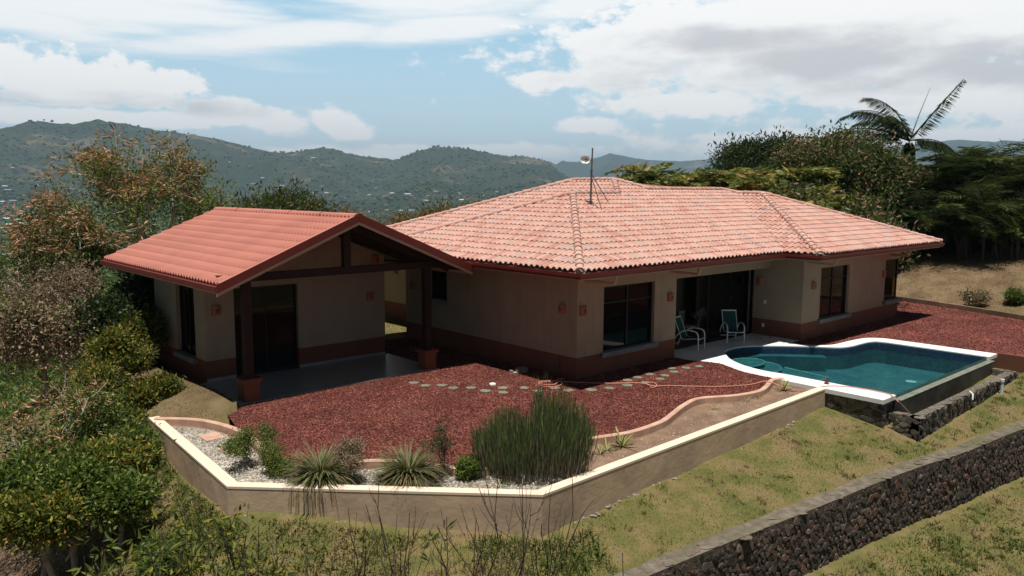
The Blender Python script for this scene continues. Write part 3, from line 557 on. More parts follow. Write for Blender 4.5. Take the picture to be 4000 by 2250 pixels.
rows = [np.concatenate([fo, (zb*(1-q_/(levels-1))+(-.03)*(q_/(levels-1)))[:, None]], 1) for q_ in range(levels)]
v = np.concatenate(rows); i = np.arange(n-1)
mb.add(v, np.concatenate([np.stack([k*n+i, k*n+i+1, (k+1)*n+i+1, (k+1)*n+i], -1) for k in range(levels-1)]), 0, .5, False)
ii = np.concatenate([np.concatenate([fi, np.full((n, 1), -.4)], 1), np.concatenate([fi, np.full((n, 1), -.03)], 1)]); mb.add(ii, np.stack([i+1, i, n+i, n+i+1], -1))
for e in (0, n-1): mb.add([rows[0][e], rows[-1][e], (*fi[e], -.03), (*fi[e], -1.)], [(0, 1, 2, 3)])
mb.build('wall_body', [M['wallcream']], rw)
mb = MB(); fo2 = wall_path(wp, -.006); fi2 = wall_path(wp, .215); n = 4; i = np.arange(3)
v = np.concatenate([np.c_[fo2, np.full(4, -.035)], np.c_[fo2, np.full(4, .006)], np.c_[fi2, np.full(4, .006)], np.c_[fi2, np.full(4, -.035)]])
mb.add(v, np.concatenate([np.stack([k*4+i, k*4+i+1, ((k+1) % 4)*4+i+1, ((k+1) % 4)*4+i], -1) for k in range(4)]))
for e in (0, 3): mb.add([v[k*4+e] for k in range(4)], [(0, 1, 2, 3)])
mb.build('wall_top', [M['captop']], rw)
# broken concrete footing showing under the wall corner
mb = MB(); c_ = []
for t in np.sort(np.concatenate([rng.random(30), rng.normal(.45, .12, 60).clip(0, 1)])):
    s2 = rng.random(); p0 = (A(WA)*(1-t)+A(WB)*t) if t < .45 else A(WB)*(1-(t-.45)/.55)+A(WE)*((t-.45)/.55); c_.append((p0[0]+rng.uniform(-.05, .04), p0[1]+rng.uniform(-.10, .0)))
c_ = A(c_); rr_ = rng.uniform(.015, .05, len(c_)); blobset(mb, np.c_[c_, hnear(c_[:, 0], c_[:, 1])-.005], rr_, ICV, ICF, rng.random(len(c_)), .25, .6)
mb.build('wall_footing', [M['rock']], rw)
# other low walls and curbs at the right
mb = MB(); mb.beam((12.86, -6.4, -.28), (12.86, -12.4, -.28), .12, .6); lw = mb.build('garden_wall', [M['terra']]); tag(lw, 'low terracotta garden wall holding the gravel right of the pool', 'wall')
mb = MB(); pts = catmull([(18.3, -12.6), (20.0, -7.6), (21.22, -5.0), (22.48, -1.94), (23.34, .85), (24.4, 5), (25, 9)], 6)
kb = ribbon(pts, .14, -.3, .20, 'gravel_edging', [M['soil']]); tag(kb, 'thin dark edging between far gravel and dry hillside', 'curb')
# ================================================================== stonework generator
def stones(mb, o, u, v_, n_, wd, hf, size, seed, mat=0, flat=.5, out=.03, asp=1.0, sv=(.5, .72), clip=.5, tilt=.5):
    o, u, v_, n_ = A(o, float), unit(A(u, float)), unit(A(v_, float)), unit(A(n_, float)); r = np.random.default_rng(seed); C_ = []; S = []
    y = size*.45
    hmax = max(hf(0), hf(wd/2), hf(wd)); row = 0
    while y < hmax+size*.2:
        x = r.uniform(0, size)
        while x < wd:
            if y < hf(x)-size*.25: C_.append((x+r.normal()*size*.12, min(y+r.normal()*size*.13, hf(x)-size*.3))); S.append(size*r.uniform(*sv))
            x += size*r.uniform(.75, 1.25)*asp
        y += size*.78; row += 1
    C_ = A(C_); S = A(S); n = len(S); V_ = IC2V
    d = 1+r.normal(size=(n, len(V_), 1))*.07; q = r.normal(size=(n, 8, 3))*A([1, 1, .35]); q /= np.linalg.norm(q, axis=2, keepdims=True)
    base = V_[None]*d
    for kk in range(8):   # plane cuts give facets
        dist = (base*q[:, kk:kk+1]).sum(-1, keepdims=True); base = base-np.maximum(dist-r.uniform(.45, .8, (n, 1, 1)), 0)*q[:, kk:kk+1]
    base[..., 2] = np.minimum(base[..., 2], clip+r.uniform(-.12, .12, (n, 1))+base[..., 0]*r.uniform(-.2, .2, (n, 1)))
    L_ = base*S[:, None, None]*A([1, 1, flat])*np.stack([r.uniform(.75, 1.3, n)*asp, r.uniform(.65, 1.05, n), np.ones(n)], -1)[:, None]
    th = r.uniform(-tilt, tilt, n); c, s2 = np.cos(th)[:, None], np.sin(th)[:, None]; lx = L_[..., 0]*c-L_[..., 1]*s2; ly = L_[..., 0]*s2+L_[..., 1]*c
    P = o+(C_[:, 0:1]+lx)[..., None]*u+(C_[:, 1:2]+ly)[..., None]*v_+(L_[..., 2]-S[:, None]*flat*.55+out+r.normal(size=(n, 1))*.008)[..., None]*n_
    mb.add(P.reshape(-1, 3), (np.arange(n)[:, None, None]*len(V_)+IC2F[None]).reshape(-1, 3), mat, np.repeat(r.random(n), len(V_)))
# lower dry-stone terrace wall
tw = thing('stone_terrace_wall', (1, -7.7, -1.05), 'long dark rubble stone terrace wall at the lower edge of the lawn', 'wall')
mb = MB(); sm_ = MB(); cp_ = MB()
for (x0, y0), (x1, y1) in zip(SWL[:-1], SWL[1:]):
    nseg = max(1, int((x1-x0)/1.0))
    for t0, t1 in zip(np.arange(nseg)/nseg, (np.arange(nseg)+1)/nseg):
        a = A([x0+(x1-x0)*t0, y0+(y1-y0)*t0]); b = A([x0+(x1-x0)*t1, y0+(y1-y0)*t1]); d = unit(b-a); nn = A([d[1], -d[0]])
        za = float(hnear(a[0], a[1]-0+.45))+.03; zb_ = float(hnear(b[0], b[1]+.45))+.03
        q0, q1 = a-nn*.36, b-nn*.36; lowa, lowb = za-1.6, zb_-1.6
        V8 = [(*(a+nn*.09), lowa), (*(b+nn*.09), lowb), (*(b-nn*.0), zb_-.03), (*(a-nn*.0), za-.03), (*q0, lowa), (*q1, lowb), (*q1, zb_-.03), (*q0, za-.03)]
        sm_.add(V8, [(0, 1, 2, 3), (5, 4, 7, 6), (3, 2, 6, 7)]); cp_.add([(V8[k][0], V8[k][1], V8[k][2]+dz_) for dz_ in (-.05, .004) for k in (3, 2, 6, 7)], [(0, 1, 5, 4), (2, 3, 7, 6), (4, 5, 6, 7)])
        Lh = np.linalg.norm(b-a)
        if b[0] > -9.2 and a[0] < 12: stones(mb, (*(a+nn*.09), za-1.28), (*d, (zb_-za)/Lh), (-nn[0]*.07, -nn[1]*.07, 1), (*nn, .05), Lh, lambda x: 1.27, .15, int(a[0]*10)+400, 0, .42, .016, 1.0, (.34, .86), .45, 1.3)
        for c0 in range(2): stones(cp_, (*(a-nn*(.02+.0)), (za)-.03), (*d, (zb_-za)/Lh), (*(-nn), 0), (0, 0, 1), Lh, lambda x: .37, .2, int(a[0]*7)+c0*50+900, 0, .12, .006, 1.3)
sm_.build('mortar_core', [M['wmortar']], tw); mb.build('face_stones', [M['wstone']], tw); cp_.build('capping_stones', [M['capstone']], tw)
# ================================================================== pool
pool = thing('swimming_pool', (8.5, -4.5, -1.3), 'blue green infinity pool with white coping and dark stone sides', 'pool')
zi = 0
INN = catmull([(5.94, -.90), (5.5, -1.33), (5.12, -1.92), (4.92, -2.5), (4.87, -3.0), (4.93, -3.4)], 5)[:-1]+[(4.93, -3.5), (4.9, -6.44), (11.97, -6.44), (11.97, -3.35)]+catmull([(11.9, -3.05), (11.6, -2.92), (11.0, -2.88), (10.4, -2.86), (9.85, -2.68), (9.45, -2.15), (9.0, -1.65), (8.33, -.97), (7.7, -.55), (7.1, -.42), (6.5, -.52), (6.1, -.74)], 4)
INN = [tuple(map(float, p)) for p in INN]
OUTL = [(4.22, -3.5), (4.15, -6.5), (4.80, -6.5)]
def fill_hole(outer, inner, z0, z1, name, mat, parent):
    bm = bmesh.new(); loops = []
    for lp_ in (outer, inner):
        vs = [bm.verts.new((p[0], p[1], z1)) for p in lp_]; loops.append([bm.edges.new((vs[i], vs[(i+1) % len(vs)])) for i in range(len(vs))])
    r = bmesh.ops.triangle_fill(bm, use_beauty=True, use_dissolve=False, edges=loops[0]+loops[1], normal=(0, 0, 1))
    bmesh.ops.recalc_face_normals(bm, faces=bm.faces[:])
    if sum(f.normal.z for f in bm.faces) < 0: bmesh.ops.reverse_faces(bm, faces=bm.faces[:])
    bm.verts.index_update(); mb = MB(); mb.add([x.co[:] for x in bm.verts], [tuple(x.index for x in f.verts) for f in bm.faces]); bm.free()
    for lp_ in (outer, inner):
        n = len(lp_); i = np.arange(n); j = (i+1) % n; mb.add([(p[0], p[1], z0) for p in lp_]+[(p[0], p[1], z1) for p in lp_], np.stack([i, j, j+n, i+n], -1))
    return mb.build(name, [mat], parent)
# coping: a U of white concrete open along the weir edge
cin = [p for p in INN]
k0 = cin.index((4.9, -6.44)); k1 = cin.index((11.97, -6.44))
chain = cin[k1:]+cin[:k0+1]      # from far weir corner round the lobe to the near weir corner
deckpts = [(4.9, -6.52), (4.15, -6.52), (4.2, -3.5)]+[tuple(p) for p in COPN[::-1]]+[(4.455, .0), (4.455, .64), (10.02, .64), (10.02, -1.18), (9.15, -1.22)]+[tuple(p) for p in COPF[3:]]+[(12.72, -6.52), (11.97, -6.52)]
cop = MB(); ring = [tuple(map(float, p[:2])) for p in deckpts]+chain
cop.poly(ring, -.10, .012)
cop.build('white_coping', [M['white']], pool)
# basin
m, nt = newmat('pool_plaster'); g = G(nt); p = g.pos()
c = g.ramp(g.noise(p, 1.7, 7, .7), [(.34, (.025, .08, .12)), (.46, (.045, .125, .145)), (.56, (.075, .17, .15)), (.68, (.13, .24, .19))])  # mottled plaster; stronger contrast also puts ripples and caustics into the colour
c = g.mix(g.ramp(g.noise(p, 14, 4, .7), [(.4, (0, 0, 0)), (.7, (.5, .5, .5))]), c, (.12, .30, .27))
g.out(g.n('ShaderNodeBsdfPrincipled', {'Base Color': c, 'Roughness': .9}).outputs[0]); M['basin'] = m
m, nt = newmat('pool_water'); g = G(nt); p = g.pos()
bw = g.bump(g.noise(p, 5.5, 5, .62), 1, .10); bw = g.bump(g.noise(g.n('ShaderNodeMapping', {0: p, 'Scale': (1, 1.6, 1)}).outputs[0], 26, 3, .6), .8, .02, bw)
gl_ = g.n('ShaderNodeBsdfGlossy', {'Roughness': .03, 'Normal': bw}); tr_ = g.n('ShaderNodeBsdfRefraction', {'Color': (.42, .80, .84, 1), 'Roughness': .0, 'IOR': 1.33, 'Normal': bw}); tp = g.n('ShaderNodeBsdfTransparent', {'Color': (.45, .76, .82, 1)})
fr = g.n('ShaderNodeFresnel', {'IOR': 1.33, 'Normal': bw})
mx = g.n('ShaderNodeMixShader', {0: fr.outputs[0], 1: tp.outputs[0], 2: gl_.outputs[0]}); g.out(mx.outputs[0]); M['water'] = m
bs = MB(); n = len(INN); i = np.arange(n); j = (i+1) % n
bs.add([(p[0], p[1], -.02) for p in INN]+[(p[0], p[1], -.75) for p in INN], np.stack([j, i, i+n, j+n], -1)); bs.poly(INN, -1.5, -.74, 0, True)
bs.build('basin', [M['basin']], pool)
band = MB(); off = A(INN)
band.add([(p[0], p[1], -.03) for p in (off*1)]+[(p[0], p[1], -.26) for p in off], np.stack([j, i, i+n, j+n], -1)[(np.arange(n) != INN.index((4.9, -6.44)))])
for v3 in band.v: 
    cxy = A([8.2, -3.8]); v3[:, :2] += unit(cxy-v3[:, :2])*.006
m2 = surf('dark_blue_waterline_tile', (.02, .05, .10), (.035, .08, .15), 10, .3, 20, .1, .002); band.build('waterline_tile', [m2], pool)
st = MB()   # steps and shelf under water
shelf = [p for p in INN if p[1] > -2.2 and p[0] < 7.6]
def step(cx, cy, rx_, ry_, z): 
    pts = [(cx+rx_*math.cos(t), cy+ry_*math.sin(t)) for t in np.linspace(0, 2*math.pi, 28)[:-1]]; st.poly(pts, -.74, z)
step(6.35, -1.35, .75, .5, -.22); step(6.25, -1.6, 1.15, .8, -.34); bp = [A(p) for p in INN if 6.9 < p[0] < 9.6 and p[1] > -2.3]; st.poly([tuple(p) for p in bp]+[tuple(p+unit(A([7.6, -4.2])-p)*.42) for p in bp[::-1]], -.74, -.27)
st.poly([p for p in INN if p[0] < 7.4 and p[1] > -3.4]+[(7.6, -2.0), (7.3, -3.6), (4.95, -3.6)], -.74, -.46)
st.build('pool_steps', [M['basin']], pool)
se = MB()
for (cx, cy, rx_, ry_, z) in ((6.35, -1.35, .75, .5, -.215), (6.25, -1.6, 1.15, .8, -.335)):
    se.tube([(cx+rx_*math.cos(t), cy+ry_*math.sin(t), z) for t in np.linspace(0, 2*math.pi, 40)], .022, 4, cap=False)
se.tube([(7.6, -2.0, -.455), (7.3, -3.6, -.455), (4.95, -3.6, -.455)], .03, 4); se.build('step_edging', [surf('pale_green_step_edge', (.25, .42, .36), (.4, .55, .48), 20, .8, 20, 0)], pool)
lt = MB(); lt.poly([(9.9+.16*math.cos(t), -5.0+.16*math.sin(t)) for t in np.linspace(0, 6.28, 17)[:-1]], -.735, -.72); lt.build('drain_cover', [M['white']], pool)
wt = MB(); wt.poly(INN, 0, -.095, 0, True)
wt.build('water_surface', [M['water']], pool)
# side wall (faces -X), weir wall (faces -Y) and far end
sb = MB(); sb.box(4.24, 4.88, -6.46, -3.55, -1.6, -.1); sb2 = MB(); sb2.box(12.02, 12.66, -6.46, -3.0, -1.6, -.1); sb.box(4.24, 4.86, -3.5, -3.0, -.6, -.1); sb.build('side_wall_core', [M['pmortar']], pool); sb2.build('side_wall_core', [M['pmortar']], pool)
sw = MB(); stones(sw, (4.24, -6.44, -1.0), (0, 1, 0), (0, 0, 1), (-1, 0, 0), 1.45, lambda x: .9-.12*x, .21, 77, 0, .26, .022, 1.25, (.56, .74), .4)
stones(sw, (4.26, -6.46, -1.0), (1, 0, 0), (0, 0, 1), (0, -1, 0), .62, lambda x: .9, .2, 78, 0, .26, .022, 1.2, (.56, .74), .4); sw.build('side_stones', [M['gstone']], pool)
ww = MB(); ww.box(4.9, 12.02, -6.66, -6.42, -1.5, -.112); ww.build('weir_wall', [M['wetstone']], pool)
wc = MB(); wc.box(4.9, 12.02, -6.665, -6.47, -.11, -.098); wc.build('weir_lip', [surf('green_grey_weir_edge', (.16, .17, .13), (.25, .25, .19), 6, .5, 30, .3, .01)], pool)
# catch trough outside the weir
tr = thing('overflow_trough', (8.2, -7.1, -.9), 'low grey stone catch trough below the pool weir', 'wall')
co_ = MB(); co_.box(4.42, 4.66, -7.28, -6.67, -1.5, -.33); co_.box(4.42, 12.0, -7.28, -7.05, -1.5, -.33); co_.box(11.78, 12.0, -7.04, -6.67, -1.5, -.33); co_.box(4.66, 11.78, -7.05, -6.67, -1.5, -.86); co_.build('trough_core', [M['pmortar']], tr)
ts = MB(); stones(ts, (4.40, -7.29, -1.2), (1, 0, 0), (0, 0, 1), (0, -1, 0), 7.6, lambda x: .86, .18, 81, 0, .26, .02, .95, (.56, .74), .4); stones(ts, (4.42, -7.3, -1.2), (0, 1, 0), (0, 0, 1), (-1, 0, 0), .66, lambda x: .87, .18, 82, 0, .26, .02, 1.0, (.56, .74), .4)
stones(ts, (12.0, -7.3, -1.2), (0, 1, 0), (0, 0, 1), (1, 0, 0), .66, lambda x: .87, .18, 83, 0, .26, .02, 1.0, (.56, .74), .4); ts.build('face_stones', [M['gstone']], tr)
tc_ = MB(); tc2 = MB(); tc3 = MB(); stones(tc_, (4.40, -7.30, -.33), (1, 0, 0), (0, 1, 0), (0, 0, 1), 7.62, lambda x: .26, .2, 84, 0, .2, .012, 1.3); stones(tc2, (4.42, -7.2, -.33), (0, 1, 0), (1, 0, 0), (0, 0, 1), .56, lambda x: .25, .2, 85, 0, .2, .012, 1.1)
stones(tc3, (11.78, -7.2, -.33), (0, 1, 0), (1, 0, 0), (0, 0, 1), .56, lambda x: .25, .2, 86, 0, .2, .012, 1.1); [q_.build('capping_stones', [M['capstone']], tr) for q_ in (tc_, tc2, tc3)]
# grass blades
def blades(n, poly, hgt_, wid, rl, name, label, dens=None, z=None, sp_=.5, clump=0):
    P = A(poly); lo, hi = P.min(0), P.max(0); nc = n//clump if clump else n; x = rng.uniform(lo[0], hi[0], nc); y = rng.uniform(lo[1], hi[1], nc)
    if clump: x = np.repeat(x, clump); y = np.repeat(y, clump); n = len(x); s9 = np.repeat(rng.uniform(.02, .09, nc), clump); x = x+rng.normal(size=n)*s9; y = y+rng.normal(size=n)*s9
    ok = inpoly(x, y, poly)
    if dens is not None: ok &= dens(x, y)
    x, y = x[ok], y[ok]; n = len(x); zz = (hgt(x, y) if z is None else np.full(n, z))-.01; b = np.stack([x, y, zz], -1)
    d = unit(rng.normal(size=(n, 3))*sp_+A([0, 0, 1])); s = unit(np.cross(d, rng.normal(size=(n, 3)))); 
    gn = vnoise(x, y, 12, (1/1.1, 4)); r = np.clip(.5+gn*1.9+rng.normal(size=n)*.16+rl, 0, 1); h = hgt_*rng.uniform(.5, 1.4, n)*(1+.7*np.clip(gn, 0, 1))
    q = unit(d+rng.normal(size=(n, 3))*.5); w_ = wid*rng.uniform(.6, 1.3, n)
    v = np.stack([b-s*w_[:, None]/2, b+s*w_[:, None]/2, b+d*h[:, None]*.6+s*w_[:, None]*.3, b+(d*.6+q*.4)*h[:, None], b+d*h[:, None]*.6-s*w_[:, None]*.3], 1)
    mb = MB(); mb.add(v.reshape(-1, 3), np.arange(n)[:, None]*5+np.arange(5)[None], 0, np.repeat(r, 5)); tag(mb.build(name, [L['grass']]), label, 'grass', kind='stuff')
lawn = [(-10.4, -1.5), (-6.5, -5.35), (4.1, -5.05), (4.1, -6.55), (4.3, -7.4), (12.1, -7.4), (12.8, -6.5), (13, -8.9), (8, -8.2), (1, -7.3), (-6, -6.65), (-10, -6.6), (-11.2, -3)]
blades(150000, lawn, .045, .010, .06, 'lawn_grass', 'short patchy green and straw coloured lawn below the low wall', sp_=.9)
blades(60000, [(-9, -7.2), (-6, -7.25), (1, -8.0), (8.2, -8.95), (13, -9.8), (13, -12), (-2, -12), (-9, -9)], .07, .014, .05, 'lower_grass', 'patchy green and straw coloured grass below the stone wall', sp_=.8)
blades(36000, [(-10.5, 3.6), (-8.7, 2.2), (-8.6, 4.0), (-7.75, 4), (-7.75, 12), (-11.5, 12), (-12, 6)], .04, .011, -.55, 'side_grass', 'dry straw coloured grass strip beside the small house', sp_=.9)
blades(50000, [(-10.4, -1.6), (-9.95, 3.8), (-10.6, 5.5), (-14, 4), (-17, -4), (-13, -11), (-8.5, -11), (-8.5, -6.5), (-11, -3.5)], .11, .016, -.42, 'slope_straw', 'dead brown straw and weeds covering the steep slope', sp_=.9)
blades(80000, [(-10.4, -1.6), (-9.95, 3.8), (-11.0, 3.5), (-11.8, -2), (-11.5, -4), (-9.5, -7.6), (-6.2, -7.2), (-5.6, -5.6), (-6.6, -5.4)], .12, .016, .16, 'wall_foot_weeds', 'fresh green weeds growing along the foot of the low wall', lambda x, y: vnoise(x, y, 55, (1/.6, 3)) > -.12, sp_=.9)
blades(70000, [(23.5, 1), (22.6, -2), (21.4, -5), (18.8, -12), (36, -14), (46, 2), (36, 14), (24, 8)], .08, .018, -.75, 'hillside_grass', 'dry straw coloured grass on the rising hillside at the right', sp_=.8)
blades(5000, [(.2, 9.4), (2.3, 9.4), (2.3, 13), (.2, 13)], .04, .012, -.1, 'yard_grass', 'sunlit strip of dry grass behind the house gap', sp_=.9)
blades(60000, lawn, .085, .012, .30, 'grass_tufts', 'brighter green tufts standing in the lawn below the low wall', lambda x, y: vnoise(x, y, 77, (1/1.6, 3)) > -.05, sp_=.9, clump=26)
blades(40000, [(-9, -7.2), (-6, -7.25), (1, -8.0), (8.2, -8.95), (13, -9.8), (13, -12), (-2, -12), (-9, -9)], .11, .015, .25, 'lower_tufts', 'green tufts standing in the grass below the stone wall', lambda x, y: vnoise(x, y, 78, (1/1.6, 3)) > -.05, sp_=.9, clump=24)
# ================================================================== buildings
def wallseg(up, lo, ax, c, t, a0, a1, z0, z1, ops=(), belt=.594):
    """wall in plane x=c (ax 0) or y=c (ax 1), thickness t towards +; openings (a,b,z0,z1)"""
    cuts = sorted({a0, a1, *[o[0] for o in ops], *[o[1] for o in ops]})
    for p, q in zip(cuts[:-1], cuts[1:]):
        mid = (p+q)/2; zs = [(z0, z1)]
        for o in ops:
            if o[0] < mid < o[1]: zs = [(z0, o[2]), (o[3], z1)]
        for za, zb in zs:
            for mb, s, e in ((lo, max(za, z0), min(zb, belt)), (up, max(za, belt), zb)):
                if e-s > .002:
                    if ax == 0: mb.box(min(c, c+t), max(c, c+t), p, q, s, e)
                    else: mb.box(p, q, min(c, c+t), max(c, c+t), s, e)
def window(parent, ax, c, inn, a0, a1, z0, z1, split=(), sill=True, sill_ext=.12, rows=(), gl='glass', face=-1, name='window'):
    """c = wall face, inn = depth of the glass behind it (towards +), face = outward sign"""
    f = MB(); s = -face; g0 = c+s*inn
    def bx(mb, a, b, d0, d1, z_0, z_1):
        d0, d1 = sorted((c+s*d0, c+s*d1))
        (mb.box(d0, d1, a, b, z_0, z_1) if ax == 0 else mb.box(a, b, d0, d1, z_0, z_1))
    w_ = .045
    bx(f, a0+.002, a0+w_, inn-.03, inn+.03, z0+.002, z1-.002); bx(f, a1-w_, a1-.002, inn-.03, inn+.03, z0+.002, z1-.002)
    bx(f, a0+w_, a1-w_, inn-.03, inn+.03, z0+.002, z0+w_); bx(f, a0+w_, a1-w_, inn-.03, inn+.03, z1-w_, z1-.002)
    for x in split: bx(f, x-.03, x+.03, inn-.028, inn+.028, z0+w_, z1-w_)
    for z in rows: bx(f, a0+w_, a1-w_, inn-.026, inn+.026, z-.02, z+.02)
    wn = f.build(name, [M['frame']], parent)
    p = MB(); bx(p, a0+.03, a1-.03, inn+.004, inn+.010, z0+.03, z1-.03); p.build('pane', [M[gl]], wn)
    if sill:
        q = MB(); bx(q, a0-sill_ext, a1+sill_ext, -.10, .0-.002, z0-.13, z0+.005); bx(q, a0+.004, a1-.004, 0, inn-.032, z0-.02, z0+.006); q.build('sill', [M['sill']], wn)
    return wn
def sconce(ax, c, a, z, face, label):
    nrm = A([face, 0, 0.]) if ax == 0 else A([0, face, 0.]); base = A([c, a, z]) if ax == 0 else A([a, c, z])
    o = thing('wall_lamp', tuple(base), label, 'wall lamp', 'clay wall lamps on the house walls'); mb = MB(); sd = A([nrm[1], -nrm[0], 0])
    th = np.linspace(-math.pi/2, math.pi/2, 11); ro, h = .12, .125
    P = [base+nrm*(math.cos(t)*.11+.004)+sd*math.sin(t)*ro for t in th]; Pi = [base+nrm*(math.cos(t)*.095+.004)+sd*math.sin(t)*(ro-.015) for t in th]
    n = 11; v = [p-A([0, 0, h]) for p in P]+[p+A([0, 0, h]) for p in P]+[p+A([0, 0, h]) for p in Pi]+[p-A([0, 0, h]) for p in Pi]; i = np.arange(n-1)
    mb.add(v, np.concatenate([np.stack([k*n+i, k*n+i+1, ((k+1) % 4)*n+i+1, ((k+1) % 4)*n+i], -1) for k in range(4)])); mb.build('lamp_shade', [M['lamp']], o)
    e = MB(); cc = base+nrm*.118+A([0, 0, .0])     # raised sun motif
    for k in range(8):
        a_ = k*math.pi/4; d = sd*math.cos(a_)+A([0, 0, 1])*math.sin(a_); e.beam(cc+d*.018, cc+d*.055, .007, .006, 0, tuple(nrm))
    ring = [cc+(sd*math.cos(a_)+A([0, 0, 1])*math.sin(a_))*.018 for a_ in np.linspace(0, 6.28, 10)]; e.tube(ring, .006, 4); e.build('sun_motif', [surf('dark_motif', (.10, .04, .025), (.12, .05, .03), 5, .8, 10, 0)] if 'motif' not in M else [M['motif']], o)
    return o
M['motif'] = surf('dark_clay_motif', (.10, .04, .025), (.12, .05, .03), 5, .8, 10, 0)
house = thing('main_house', (0, 0, 0), 'large cream house with weathered clay tile hip roof behind the pool', 'house')
e = 1.0816; HE = 3.101; SL = .3722; WT = 2.89
up, lo = MB(), MB()
wallseg(up, lo, 1, 0, .2, .202, 4.454, -.1, WT, [(1.08, 3.38, .61, 2.465)])
wallseg(up, lo, 0, 0, .2, 0, 8.06, -.1, WT, [(5.755, 6.69, 1.57, 2.485)])
wallseg(up, lo, 0, 4.452, -.2, .203, .66, -.1, WT)
wallseg(up, lo, 0, 10.02, .2, -1.23, .66, -.1, WT)
wallseg(up, lo, 1, -1.23, .2, 10.222, 18.07, -.1, WT, [(11.29, 13.52, .61, 2.455), (16.68, 18.07, .79, 2.445)])
wallseg(up, lo, 0, 18.07, -.2, -1.029, 9, -.1, WT, [(-1.029, .25, .79, 2.445)])
wallseg(up, lo, 1, 8.06, -.2, .202, 2.34, -.1, WT)
wallseg(up, lo, 0, 2.34, .2, 8.062, 13, -.1, WT); wallseg(up, lo, 1, 13, -.2, 2.542, 18.07, -.1, WT); wallseg(up, lo, 0, 18.072, -.2, 9.0, 12.8, -.1, WT)
up.box(4.456, 10.018, .0, .2, 2.46, WT)     # header over the recessed terrace
up.build('wall', [M['cream']], house); lo.build('painted_plinth', [M['terra']], house)
window(house, 1, 0, .13, 1.08, 3.38, .61, 2.465, (2.23,), rows=(1.98,))
window(house, 0, 0, .13, 5.755, 6.69, 1.57, 2.485)
window(house, 1, -1.23, .13, 11.29, 13.52, .61, 2.455, (12.4,), rows=(2.02,))
wn = window(house, 1, -1.23, .1, 16.68, 18.03, .79, 2.445, (), sill=False, gl='clear'); 
q = MB(); q.box(16.56, 18.2, -1.36, -1.232, .65, .795); q.box(18.072, 18.2, -1.230, .4, .65, .795); q.build('sill', [M['sill']], wn)
window(house, 0, 18.07, .1, -1.0, .24, .79, 2.445, (), sill=False, gl='clear', face=1)
# recess front: sliding doors at y=.65, left part open
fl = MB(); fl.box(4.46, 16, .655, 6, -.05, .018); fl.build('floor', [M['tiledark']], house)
sd_ = MB()
for x0, x1, y in ((7.35, 8.7, .80), (8.66, 10.0, .86)):
    for xa in (x0, x1-.05): sd_.box(xa, xa+.05, y-.02, y+.02, .02, 2.455)
    sd_.box(x0+.05, x1-.05, y-.02, y+.02, .02, .09); sd_.box(x0+.05, x1-.05, y-.02, y+.02, 2.39, 2.455)
for o_, y in ((sd_, .83),): o_.box(4.47, 10.0, .76, .90, 2.457, 2.52)
dr_ = sd_.build('sliding_door', [M['frame']], house)
pp = MB(); pp.box(7.40, 8.65, .797, .803, .09, 2.39); pp.box(8.71, 9.95, .857, .863, .09, 2.39); pp.build('pane', [M['glass']], dr_)
ir = MB(); ir.box(4.46, 16, 5.0, 5.1, 0, WT); ir.box(4.256, 4.456, .67, 5, 0, WT); ir.box(15.9, 16, .9, 5, 0, WT); ir.box(8.0, 8.62, 2.70, 2.8, .02, WT)
ir.box(10.03, 10.2, .9, 1.3, .02, WT); ir.build('interior_wall', [M['interior']], house)
cu = MB(); xs = np.linspace(8.75, 9.45, 40); ys = 2.2+.05*np.sin(np.arange(40)*1.25); cu.add([(x, y, .05) for x, y in zip(xs, ys)]+[(x, y, 2.7) for x, y in zip(xs, ys)], np.stack([np.arange(39), np.arange(39)+1, np.arange(39)+41, np.arange(39)+40], -1), 0, .5, True)
cu.build('curtain', [M['interior']], house)
# soffit + fascia
OUT = [(-e, -e), (8.937, -e), (8.937, -2.311), (19.235, -2.311), (19.235, 13.957), (1.262, 13.957), (1.262, 9.127), (-e, 9.127)]
sf = MB(); sf.poly(OUT, 2.892, 2.935); sf.build('soffit', [M['pipe']], house)
def gutter(mb, pts, z0, z1, depth, gap=.004, closed=True):
    P = A(pts); n = len(P)
    def offs(d):
        o = []
        for i in range(n):
            d0 = unit(P[i]-P[i-1]); d1 = unit(P[(i+1) % n]-P[i]); n0 = A([d0[1], -d0[0]]); n1 = A([d1[1], -d1[0]]); m_ = unit(n0+n1); o.append(P[i]+m_*d/(m_@n0))
        return A(o)
    a, b, c = offs(gap), offs(gap+depth), offs(gap+depth*.75); i = np.arange(n); j = (i+1) % n
    rings = [np.c_[a, np.full(n, z0)], np.c_[c, np.full(n, z0)], np.c_[b, np.full(n, z0+(z1-z0)*.45)], np.c_[b, np.full(n, z1)], np.c_[offs(gap+depth-.012), np.full(n, z1)], np.c_[offs(gap+depth-.014), np.full(n, z0+.02)], np.c_[offs(gap+.01), np.full(n, z0+.02)], np.c_[a, np.full(n, z1-.01)]]
    v = np.concatenate(rings); K_ = len(rings)
    mb.add(v, np.concatenate([np.stack([k*n+i, k*n+j, ((k+1) % K_)*n+j, ((k+1) % K_)*n+i], -1) for k in range(K_)]))
gt = MB(); gutter(gt, OUT, 2.935, 3.085, .12); gt.build('gutter', [M['gutter']], house)
def elbow(parent, top, out, end, r=.045):
    t, o_, e_ = A(top, float), A(out, float), A(end, float)
    pts = [t, t*.4+o_*.6]; d1 = unit(o_-t); d2 = unit(e_-o_)
    for k in np.linspace(0, 1, 7): a = o_-d1*.09; b = o_+d2*.09; pts.append(a*(1-k)**2+2*o_*k*(1-k)+b*k*k)
    pts.append(e_); mb = MB(); mb.tube(pts, r, 10); mb.build('downpipe', [M['pipe']], parent)
